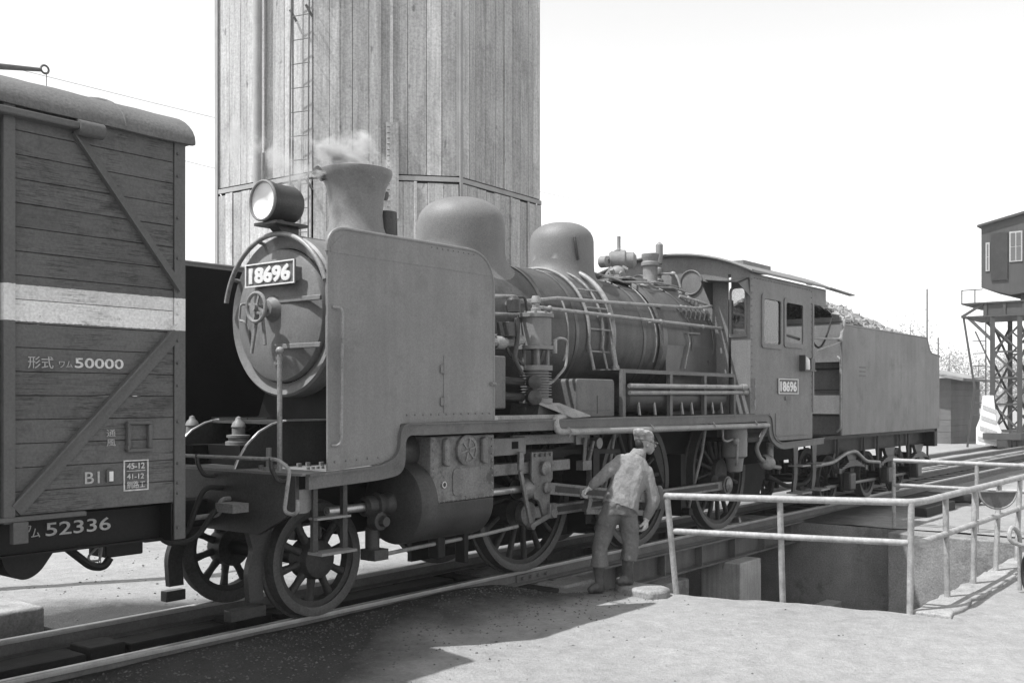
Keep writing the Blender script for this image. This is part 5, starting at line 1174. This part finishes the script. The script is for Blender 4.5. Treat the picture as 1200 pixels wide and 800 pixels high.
for (y0, y1, z0, z1) in ((3.05, 3.2, 7.0, 8.15), (1.85, 2.32, 7.3, 8.5), (.6, 1.4, 7.3, 8.5)):
    w_ = MB().box(43.96, 43.998, y0, y1, z0, z1).build('window_frame', 'greywhite', CB)
    n_ = 1 if y1-y0 < .3 else 2
    for i in range(n_):
        for j in range(2):
            ww = (y1-y0-.06)/n_; MB().box(43.95, 43.962, y0+.03+i*ww+.02, y0+.03+(i+1)*ww-.02, z0+.05+j*(z1-z0-.08)/2, z0+.02+(j+1)*(z1-z0-.08)/2).build('pane', 'plate', w_)
MB().box(44.4, 46.5, .9, 2.0, 5.76, 6.15).build('slew_ring', 'steel_dark', GC)
MB().tube([(45, 2.1, 8.9), (45, 1.6, 9.9), (45, .5, 10.2)], .07, 6).tube([(45, 1.2, 9.2), (45, 1.6, 9.9), (45, 1.9, 9.1)], .05, 6).box(44.5, 45.6, .2, 1.5, 9.2, 9.7).build('roof_winch', 'crane', GC)
def strut(a, b, w=.12, name='lattice_bar'): MB().bar(a, b, w*1.2, w, (1, .3, 0)).build(name, 'crane', GC)
for x in (44.0, 47.0):
    for (y, w) in ((2.95, .15), (1.95, .15)):
        strut((x, y, 5.2), (x, y, -.1), w, 'leg'); strut((x, -y-.5, 5.2), (x, -y-.5, -.1), w, 'leg')
    strut((x, 2.95, 4.2), (x, 3.9, 5.2), .1); strut((x, 1.95, 4.2), (x, 1.2, 5.2), .1)
    for k in range(4):
        z0 = .6 + k*1.05; a, b = (2.95, 1.95) if k % 2 else (1.95, 2.95)
        strut((x, a, z0), (x, b, z0+1.05), .07); strut((x, 2.95, z0), (x, 1.95, z0), .06)
        strut((x, b, z0), (x, a, z0+1.05), .05)
for y in (2.95, 1.95):
    for k in range(3):
        z0 = .4 + k*1.5; strut((44, y, z0), (47, y, z0+1.5), .07); strut((47, y, z0), (44, y, z0+1.5), .07)
strut((44, 4.05, 5.2), (44, 3.62, 2.3), .07); strut((44, 3.62, 2.3), (44, 3.9, -.1), .07); strut((44, 3.6, 4.6), (44, 3.0, 3.2), .05)
for k in range(9): strut((44, 3.55+.02*k, .2+.5*k), (44, 3.2, .2+.5*k), .03, 'ladder_rung')
strut((44, 3.2, 0), (44, 3.2, 5.2), .04, 'ladder_stile')
SP = MB().prism([(3.25, 2.0), (2.85, 2.0), (2.75, 1.0), (2.55, .55), (2.7, -.02), (3.5, .05), (3.5, .7), (3.35, 1.1)], 43.72, 43.80, 'yz').build('warning_plate', 'white', GC)
for k in range(5):
    z = -.05 + k*.42; MB().prism([(3.42-.06*k, z+.25), (2.72, z-.02+.06), (2.72, z+.14+.06), (3.42-.06*k, z+.42)], 43.70, 43.718, 'yz').build('warning_stripe', 'greywhite', SP) if z > -.1 and k < 4 else None
MB().box(43.5, 47.4, 1.8, 3.2, .25, .5).build('bogie_beam', 'crane', GC)
for x in (43.9, 44.7, 46.4, 47.1): MB().cyl((x, 2.3, .2), (x, 2.7, .2), .34).build('bogie_wheel', 'iron', GC)

HT = thing('yard_hut', (50, 7.6, -.15), 'small dark block-walled hut with a pale overhanging roof behind the tender', 'hut')
for s_, (x0, x1, y0, y1) in enumerate(((48, 48.2, 5.6, 9.6), (48.2, 53, 5.6, 5.8), (48.2, 53, 9.4, 9.6), (52.8, 53, 5.8, 9.4))):
    for k in range(11):
        MB().box(x0+.01*(k % 2), x1-.01*(k % 2), y0+.012*(k % 2), y1-.012*(k % 2), -.15+k*.27, .115+k*.27).build('wall_course', 'shed', HT)
MB().prism([(4.9, 2.66), (4.9, 2.78), (7.6, 3.35), (10.3, 2.8), (10.3, 2.68), (7.6, 3.2)], 47.3, 53.7, 'yz').build('roof', 'concrete', HT)
def pole(x, y, h, r, label):
    P_ = thing('utility_pole', (x, y, -.15), label, 'pole')
    MB().cyl((x, y, -.2), (x, y, h), r*1.2, r*.8, n=10).build('mast', 'bark', P_)
    MB().box(x-.2, x+.2, y-.2, y+.2, h-.5, h-.3).build('pole_cap', 'bark', P_)
pole(300, 79.2, 33.5, .30, 'tall thin pole standing behind the tender, far off in the haze')
pole(240, 59.5, 16, .22, 'short utility pole between the hut roof and the trees')

def tree(x, y, h, w, seed, label, dens=800):
    r_ = random.Random(seed); t = thing('tree', (x, y, -.15), label, 'tree', None)
    tk = MB().tube([(x, y, -.2), (x+.1, y, h*.3), (x-.1, y+.1, h*.6), (x, y, h*.9)], [.5, .4, .25, .08], 8); tips = []
    for k in range(11):
        a = r_.uniform(0, 6.28); z0 = h*r_.uniform(.22, .75); l = w*r_.uniform(.5, 1)*(1.1-z0/h*.7)
        e_ = Vector((x+math.cos(a)*l, y+math.sin(a)*l, z0+h*r_.uniform(.08, .25))); tk.tube([(x, y, z0), tuple(Vector((x, y, z0)).lerp(e_, .5)+Vector((0, 0, .2))), tuple(e_)], [.08, .05, .02], 6); tips += [e_, Vector((x, y, z0)).lerp(e_, .6)]
    tk.build('trunk', 'bark', t)
    tips += [Vector((x, y, h*.95)), Vector((x, y, h*.8))]
    cr = MB()
    for _ in range(dens):
        c_ = r_.choice(tips); s_ = w*.30; p_ = c_ + Vector((r_.gauss(0, s_), r_.gauss(0, s_), r_.gauss(0, s_*.7)))
        if p_.z < .4: continue
        u_ = Vector((r_.gauss(0, 1), r_.gauss(0, 1), r_.gauss(0, 1))).normalized(); v_ = u_.orthogonal().normalized(); sz = r_.uniform(.2, .5)
        cr.add([p_-u_*sz, p_+v_*sz*.6, p_+u_*sz, p_-v_*sz*.6], [(0, 1, 2, 3)])
    cr.build('crown', 'leaf', t, smooth=False)
for i, (x, y, h, w, lb) in enumerate(((95, 21.6, 9.6, 2.6, 'tallest hazy tree rising above the rear end of the tender'), (100, 19.6, 6.6, 2.3, 'low rounded tree above the dip in the tender side'), (90, 14.6, 5.4, 2.2, 'small tree seen between the hut and the crane legs'), (104, 15.6, 6.4, 2.4, 'middle-sized tree in the gap right of the hut roof'), (98, 12.8, 5.8, 2.3, 'bushy tree seen through the crane lattice'), (92, 10.2, 5.6, 2.3, 'tree standing behind the farther crane leg'), (108, 24.5, 8.4, 3.0, 'broad tree half hidden behind the coal heap'), (110, 8.5, 6.5, 2.6, 'far tree beyond the crane beside the rails'))):
    k = 3.0; dx, dy = x, y + 7.19; tree(dx*k, dy*k - 7.19, (h-1.8)*k+1.8, w*k, 40+i, lb)
rnd = random.Random(5); mb = MB()
for _ in range(7000):
    x = rnd.uniform(330, 380); y = rnd.uniform(-5, 150); z = abs(rnd.gauss(0, 1))*3.0*(1+.4*nz3(y*.15, 3)); u_ = Vector((rnd.gauss(0, 1), rnd.gauss(0, 1), rnd.gauss(0, 1))).normalized(); v_ = u_.orthogonal().normalized(); sz = rnd.uniform(.5, 1.1)
    p_ = Vector((x, y, z)); mb.add([p_-u_*sz, p_+v_*sz*.6, p_+u_*sz, p_-v_*sz*.6], [(0, 1, 2, 3)])
o = mb.build('distant_thicket', 'leaf', None, smooth=False, kind='stuff'); o['label'] = 'distant band of scrub across the end of the yard'

# ================================================================== WORKER
PO = Vector((8.76, -1.62, -.15))
def pm(r_, f_, z_): return PO + rv*r_ + fv*f_ + Vector((0, 0, z_*.955))
def chain(mb, pts, rad, n=12, cut=False):
    """tapering limb with rounded ends"""
    P_ = [pm(*p) for p in pts]; fine = []; rr = []
    for i in range(len(P_)-1):
        for k in range(6):
            t = k/6; fine.append(P_[i].lerp(P_[i+1], t)); rr.append(rad[i]*(1-t)+rad[i+1]*t)
    fine.append(P_[-1]); rr.append(rad[-1])
    mb.tube(fine, rr, n)
    for i in ((0,) if cut else (0, -1)): mb.ell(P_[i], (rad[i],)*3, 12, 8)
    for i in range(1, len(P_)-1): mb.ell(P_[i], (rad[i],)*3, 12, 8)
def loft(mb, rows, n=24):
    v = []
    for c_, ax, a, b in rows:
        A = (rv*ax[0] + fv*ax[1] + Vector((0, 0, ax[2]))).normalized(); up = Vector((.25, .1, 1)).normalized(); B = up.cross(A).normalized()
        v += [pm(*c_) + A*a*math.copysign(abs(math.cos(t))**.8, math.cos(t)) + B*b*math.copysign(abs(math.sin(t))**.8, math.sin(t)) for t in [2*math.pi*i/n for i in range(n)]]
    m = len(rows); mb.add(v, [(j*n+i, j*n+(i+1) % n, (j+1)*n+(i+1) % n, (j+1)*n+i) for j in range(m-1) for i in range(n)] + [tuple(range(n)), tuple(range(m*n-1, (m-1)*n-1, -1))])
def blob(mb, name, mname, vox, parent, wr=0.0, ws=14, smooth=4, stretch=(1, 1, 1)):
    o = mb.build('tmp', mname, None, smooth=True, world_origin=(0, 0, 0))
    m1 = o.modifiers.new('r', 'REMESH'); m1.mode = 'VOXEL'; m1.voxel_size = vox
    m2 = o.modifiers.new('s', 'SMOOTH'); m2.iterations = smooth; m2.factor = .5
    bpy.context.view_layer.update()
    me = bpy.data.meshes.new_from_object(o.evaluated_get(bpy.context.evaluated_depsgraph_get()))
    bpy.data.objects.remove(o)
    if wr:
        nm = [v.normal.copy() for v in me.vertices]
        for v, nn_ in zip(me.vertices, nm):
            q_ = Vector((v.co.x*stretch[0], v.co.y*stretch[1], v.co.z*stretch[2]))
            d_ = noise.noise(q_*ws) + .6*(abs(noise.noise(q_*ws*1.9+Vector((9, 2, 4))))-.3)
            v.co += nn_*wr*d_
    mb2 = MB(); mb2.v = [tuple(v.co) for v in me.vertices]; mb2.f = [tuple(p.vertices) for p in me.polygons]
    bpy.data.meshes.remove(me)
    return mb2.build(name, mname, parent, angle=180)
def fingers(mb, wrist, d, side, nrm, curl, k=1.0, fat=0.0):
    """palm, four unequal bent fingers, thumb from the side of the palm; d, side, nrm in (r, f, z)"""
    d = Vector(d).normalized(); side = Vector(side); side = (side - d*side.dot(d)).normalized(); nrm = Vector(nrm); nrm = (nrm - d*nrm.dot(d) - side*nrm.dot(side)).normalized(); w0 = Vector(wrist)
    for t in (-.03, -.01, .01, .03):
        chain(mb, [tuple(w0), tuple(w0 + d*.085*k + side*t*k)], [.017+fat, .014+fat], 8)
    for i, (t, l) in enumerate(((-.033, .062), (-.011, .074), (.011, .069), (.033, .052))):
        b = w0 + d*.085*k + side*t*k; j1 = b + (d*math.cos(curl) + nrm*math.sin(curl))*l*.5*k; j2 = j1 + (d*math.cos(curl*2.1) + nrm*math.sin(curl*2.1))*l*.33*k; j3 = j2 + (d*math.cos(curl*3) + nrm*math.sin(curl*3))*l*.3*k
        chain(mb, [tuple(b), tuple(j1), tuple(j2), tuple(j3)], [.0105+fat, .0095+fat, .009+fat, .0075+fat], 8)
    b = w0 + d*.025*k - side*.03*k; j1 = b + (d*.6 - side*.7 + nrm*.3).normalized()*.04*k; j2 = j1 + (d*.8 - side*.2 + nrm*.6).normalized()*.032*k
    chain(mb, [tuple(b), tuple(j1), tuple(j2)], [.014+fat, .011+fat, .009+fat], 8)
HL = dict(wrist=(-.255, .05, 1.115), d=(-.7, .2, -.55), side=(.3, .9, -.1), nrm=(.3, .3, -1), curl=.75)
HR = dict(wrist=(.325, .11, .765), d=(-.12, .1, -1), side=(.5, .85, 0), nrm=(-.8, .5, 0), curl=.45)
body = MB()
loft(body, [((.03, 0, .84), (1, 0, -.1), .15, .11), ((.06, .02, .98), (1, 0, -.25), .15, .105), ((.15, .1, 1.22), (1, 0, -.4), .175, .12), ((.19, .13, 1.36), (1, 0, -.45), .165, .085), ((.235, .18, 1.43), (1, 0, -.4), .07, .06)])
chain(body, [(.225, .16, 1.40), (.285, .20, 1.50)], [.055, .05])
chain(body, [(.07, .1, 1.41), (-.15, .02, 1.215), (-.255, .05, 1.115)], [.055, .042, .03]); chain(body, [(.31, .12, 1.27), (.385, .07, .99), (.325, .11, .765)], [.055, .042, .03])
fingers(body, **HL); fingers(body, **HR)
chain(body, [(-.05, 0, .86), (-.15, .03, .52), (-.165, -.02, .10)], [.085, .06, .042]); chain(body, [(.11, .02, .86), (.155, .06, .52), (.125, .05, .18)], [.085, .06, .042])
chain(body, [(-.165, -.02, .06), (-.26, -.05, .04)], [.04, .03]); chain(body, [(.125, .05, .15), (.03, .02, .13)], [.04, .03])
hc = (.325, .225, 1.575)
chain(body, [(.318, .222, 1.60), (.335, .235, 1.555)], [.088, .082]); chain(body, [(.36, .25, 1.53), (.375, .265, 1.49)], [.06, .038])
chain(body, [(.415, .275, 1.575), (.437, .285, 1.545)], [.012, .017], 8)                     # nose
chain(body, [(.40, .235, 1.60), (.395, .295, 1.60)], [.022, .022], 8); chain(body, [(.405, .265, 1.51), (.402, .275, 1.505)], [.026, .024], 8)
chain(body, [(.345, .145, 1.585), (.34, .14, 1.55)], [.018, .014], 8); chain(body, [(.285, .31, 1.585), (.28, .315, 1.55)], [.018, .014], 8)   # ears
PE = blob(body, 'person', 'skin', .007, None, smooth=3)
tag(PE, 'worker in a pale jacket, cap and boots stooping beside the driving wheels, seen from behind', 'person')
jk = MB()
loft(jk, [((.045, 0, .895), (1, 0, -.36), .19, .14), ((.06, .015, .97), (1, 0, -.38), .182, .135), ((.095, .045, 1.07), (1, 0, -.40), .17, .13), ((.15, .1, 1.22), (1, 0, -.42), .19, .135), ((.185, .125, 1.33), (1, 0, -.45), .20, .125), ((.215, .15, 1.40), (1, 0, -.45), .13, .10), ((.24, .175, 1.445), (1, 0, -.4), .075, .075), ((.255, .185, 1.47), (1, 0, -.4), .067, .067)])
chain(jk, [(.08, .11, 1.395), (-.03, .06, 1.32), (-.15, .02, 1.215), (-.235, .045, 1.135)], [.074, .066, .058, .05]); chain(jk, [(.315, .12, 1.26), (.37, .09, 1.10), (.39, .07, .97), (.335, .105, .81)], [.078, .07, .062, .052])
blob(jk, 'jacket', 'cloth', .009, PE, wr=.016, ws=9, smooth=3, stretch=(1.3, 1.3, .55))
tp = MB()
loft(tp, [((.02, 0, .80), (1, 0, -.05), .175, .13), ((.03, 0, .90), (1, 0, -.15), .17, .125), ((.05, .02, .99), (1, 0, -.25), .16, .115)])
chain(tp, [(-.06, 0, .83), (-.11, .015, .66), (-.16, .03, .50), (-.175, .0, .38), (-.175, -.01, .27)], [.108, .096, .085, .088, .098], cut=True); chain(tp, [(.115, .02, .83), (.14, .04, .66), (.155, .06, .50), (.145, .055, .40), (.135, .05, .33)], [.108, .096, .085, .085, .092], cut=True)
blob(tp, 'trousers', 'trouser', .010, PE, wr=.020, ws=8, smooth=4, stretch=(1.2, 1.2, .75))
for an, toe, z0 in (((-.17, -.015), (-.28, -.06), 0.0), ((.125, .05), (.015, .01), .07)):
    bo = MB(); chain(bo, [(an[0]-.005, an[1], z0+.33), (an[0], an[1], z0+.16), (an[0]+.01, an[1], z0+.05)], [.068, .056, .05]); chain(bo, [(an[0]+.02, an[1]+.008, z0+.04), ((an[0]+toe[0])/2, (an[1]+toe[1])/2, z0+.055), (toe[0]+.02, toe[1], z0+.04)], [.044, .05, .038])
    b_ = blob(bo, 'boot', 'boot', .009, PE, wr=.006, ws=16, smooth=3)
    for v in b_.data.vertices:
        oz = b_.location.z + PE.location.z
        if v.co.z + oz < -.15 + z0*.955 + .006: v.co.z = -.15 + z0*.955 + .006 - oz
for H_ in (HL, HR):
    gm = MB(); fingers(gm, **H_, fat=.004); chain(gm, [H_['wrist'], tuple(Vector(H_['wrist']) - Vector(H_['d']).normalized()*.03)], [.033, .036]); blob(gm, 'glove', 'glove', .005, PE, wr=.002, ws=40, smooth=2)
cp_ = MB(); ax = (.35, .2, 1)
def ring(c_, ax_, r_): return (c_, ax_, r_, r_*1.06)
loft(cp_, [((.318, .222, 1.585), (1, 0, -.22), .098, .105), ((.312, .219, 1.63), (1, 0, -.22), .101, .108), ((.307, .216, 1.66), (1, 0, -.22), .110, .116), ((.302, .214, 1.69), (1, 0, -.22), .108, .112), ((.298, .212, 1.71), (1, 0, -.22), .085, .09)])
blob(cp_, 'cap', 'cap', .008, PE, wr=.010, ws=22, smooth=2)
vz = MB(); loft(vz, [((.385, .262, 1.592), (-.6, .8, 0), .088, .055), ((.395, .270, 1.585), (-.6, .8, 0), .085, .055), ((.42, .285, 1.572), (-.6, .8, 0), .07, .04)]); blob(vz, 'cap_peak', 'cap', .007, PE, smooth=2)
cl_ = MB(); loft(cl_, [((.236, .172, 1.435), (1, 0, -.4), .088, .088), ((.262, .188, 1.492), (1, 0, -.4), .073, .073)]); blob(cl_, 'collar', 'cloth', .008, PE, wr=.005, ws=20, smooth=1)
hr_ = MB(); chain(hr_, [(.275, .2, 1.575), (.285, .205, 1.535)], [.062, .05]); blob(hr_, 'hair', 'hair', .009, PE, wr=.004, ws=30)
tl = MB().tube([pm(-.345, .06, 1.05), pm(-.30, .10, 1.01), pm(-.27, .14, .985)], [.018, .016, .014], 8).tube([pm(-.35, .05, 1.09), pm(-.34, .07, 1.0)], .022, 8).build('hand_hammer', 'iron', None); tag(tl, 'small dark hammer in the worker\'s gloved left hand', 'hammer')
pc = MB(); loft(pc, [((.455, .20, .86), (.5, .8, 0), .06, .03), ((.46, .2, .95), (.5, .8, 0), .075, .05), ((.455, .19, 1.05), (.5, .8, 0), .07, .045), ((.45, .18, 1.12), (.5, .8, 0), .05, .02)])
pc = blob(pc, 'cloth_pouch', 'boot', .009, None, wr=.01, ws=14); tag(pc, 'small crumpled cloth pouch slung at the worker\'s right elbow', 'pouch')

# ================================================================== STEAM AND HAZE
def steam(name, c, r, dens, seed, label, sc=1.6):
    mb = MB().ell((0, 0, 0), (1, 1, 1), 24, 14); o = mb.build(name, 'white', None, world_origin=(0, 0, 0)); o.location = c; o.scale = r
    o.data.materials.clear()
    m = bpy.data.materials.new('steam'); m.use_nodes = True; nt = m.node_tree; N = nt.nodes; L = nt.links; N.clear()
    out = N.new('ShaderNodeOutputMaterial'); pv = N.new('ShaderNodeVolumePrincipled'); L.new(pv.outputs[0], out.inputs['Volume'])
    pv.inputs['Color'].default_value = (1, 1, 1, 1); pv.inputs['Anisotropy'].default_value = .2
    tc = N.new('ShaderNodeTexCoord'); ln = N.new('ShaderNodeVectorMath'); ln.operation = 'LENGTH'; L.new(tc.outputs['Object'], ln.inputs[0])
    no = N.new('ShaderNodeTexNoise'); no.noise_dimensions = '4D'; no.inputs['W'].default_value = seed; no.inputs['Scale'].default_value = sc; no.inputs['Detail'].default_value = 5; no.inputs['Roughness'].default_value = .62
    L.new(tc.outputs['Object'], no.inputs['Vector'])
    def mth(op, a, b):
        t = N.new('ShaderNodeMath'); t.operation = op
        for i, q_ in enumerate((a, b)):
            if isinstance(q_, (int, float)): t.inputs[i].default_value = q_
            else: L.new(q_, t.inputs[i])
        return t.outputs[0]
    d = mth('SUBTRACT', mth('ADD', mth('SUBTRACT', 1.0, ln.outputs['Value']), mth('MULTIPLY', mth('SUBTRACT', no.outputs[0], .5), 3.6)), .62)
    d = mth('MULTIPLY', mth('MAXIMUM', mth('MINIMUM', d, .5), 0.0), dens)
    L.new(d, pv.inputs['Density']); o.data.materials.append(m); o['kind'] = 'stuff'; o['label'] = label
    return o
steam('steam_puff', (6.70, .0, 4.02), (.55, .46, .26), 60, 2.3, 'white steam spilling over the chimney rim', 1.5)
steam('steam_puff', (6.62, .05, 4.12), (.55, .4, .42), 22, 9.4, 'thin white steam curling up above the chimney', 2.2)
steam('steam_puff', (5.55, .3, 4.22), (.2, .2, .5), 26, 5.1, 'small steam wisp above the headlight', 1.2)
steam('steam_puff', (6.1, .3, 4.0), (.5, .4, .5), 14, 7.7, 'thin steam between headlight and chimney')
steam('steam_puff', (7.1, .0, 3.76), (.13, .13, .20), 30, 3.3, 'steam blowing from the exhaust pot')
hz = MB().box(-950, 950, -950, 950, -3.2, 22).build('haze', 'white', None, smooth=False); hz.data.materials.clear()
m = bpy.data.materials.new('haze_air'); m.use_nodes = True; nt = m.node_tree; nt.nodes.clear()
out = nt.nodes.new('ShaderNodeOutputMaterial'); pv = nt.nodes.new('ShaderNodeVolumePrincipled'); nt.links.new(pv.outputs[0], out.inputs['Volume'])
pv.inputs['Color'].default_value = (.95, .95, .95, 1); pv.inputs['Density'].default_value = .0010; pv.inputs['Anisotropy'].default_value = .3
hz.data.materials.append(m); hz['kind'] = 'stuff'; hz['label'] = 'pale haze filling the air of the yard'
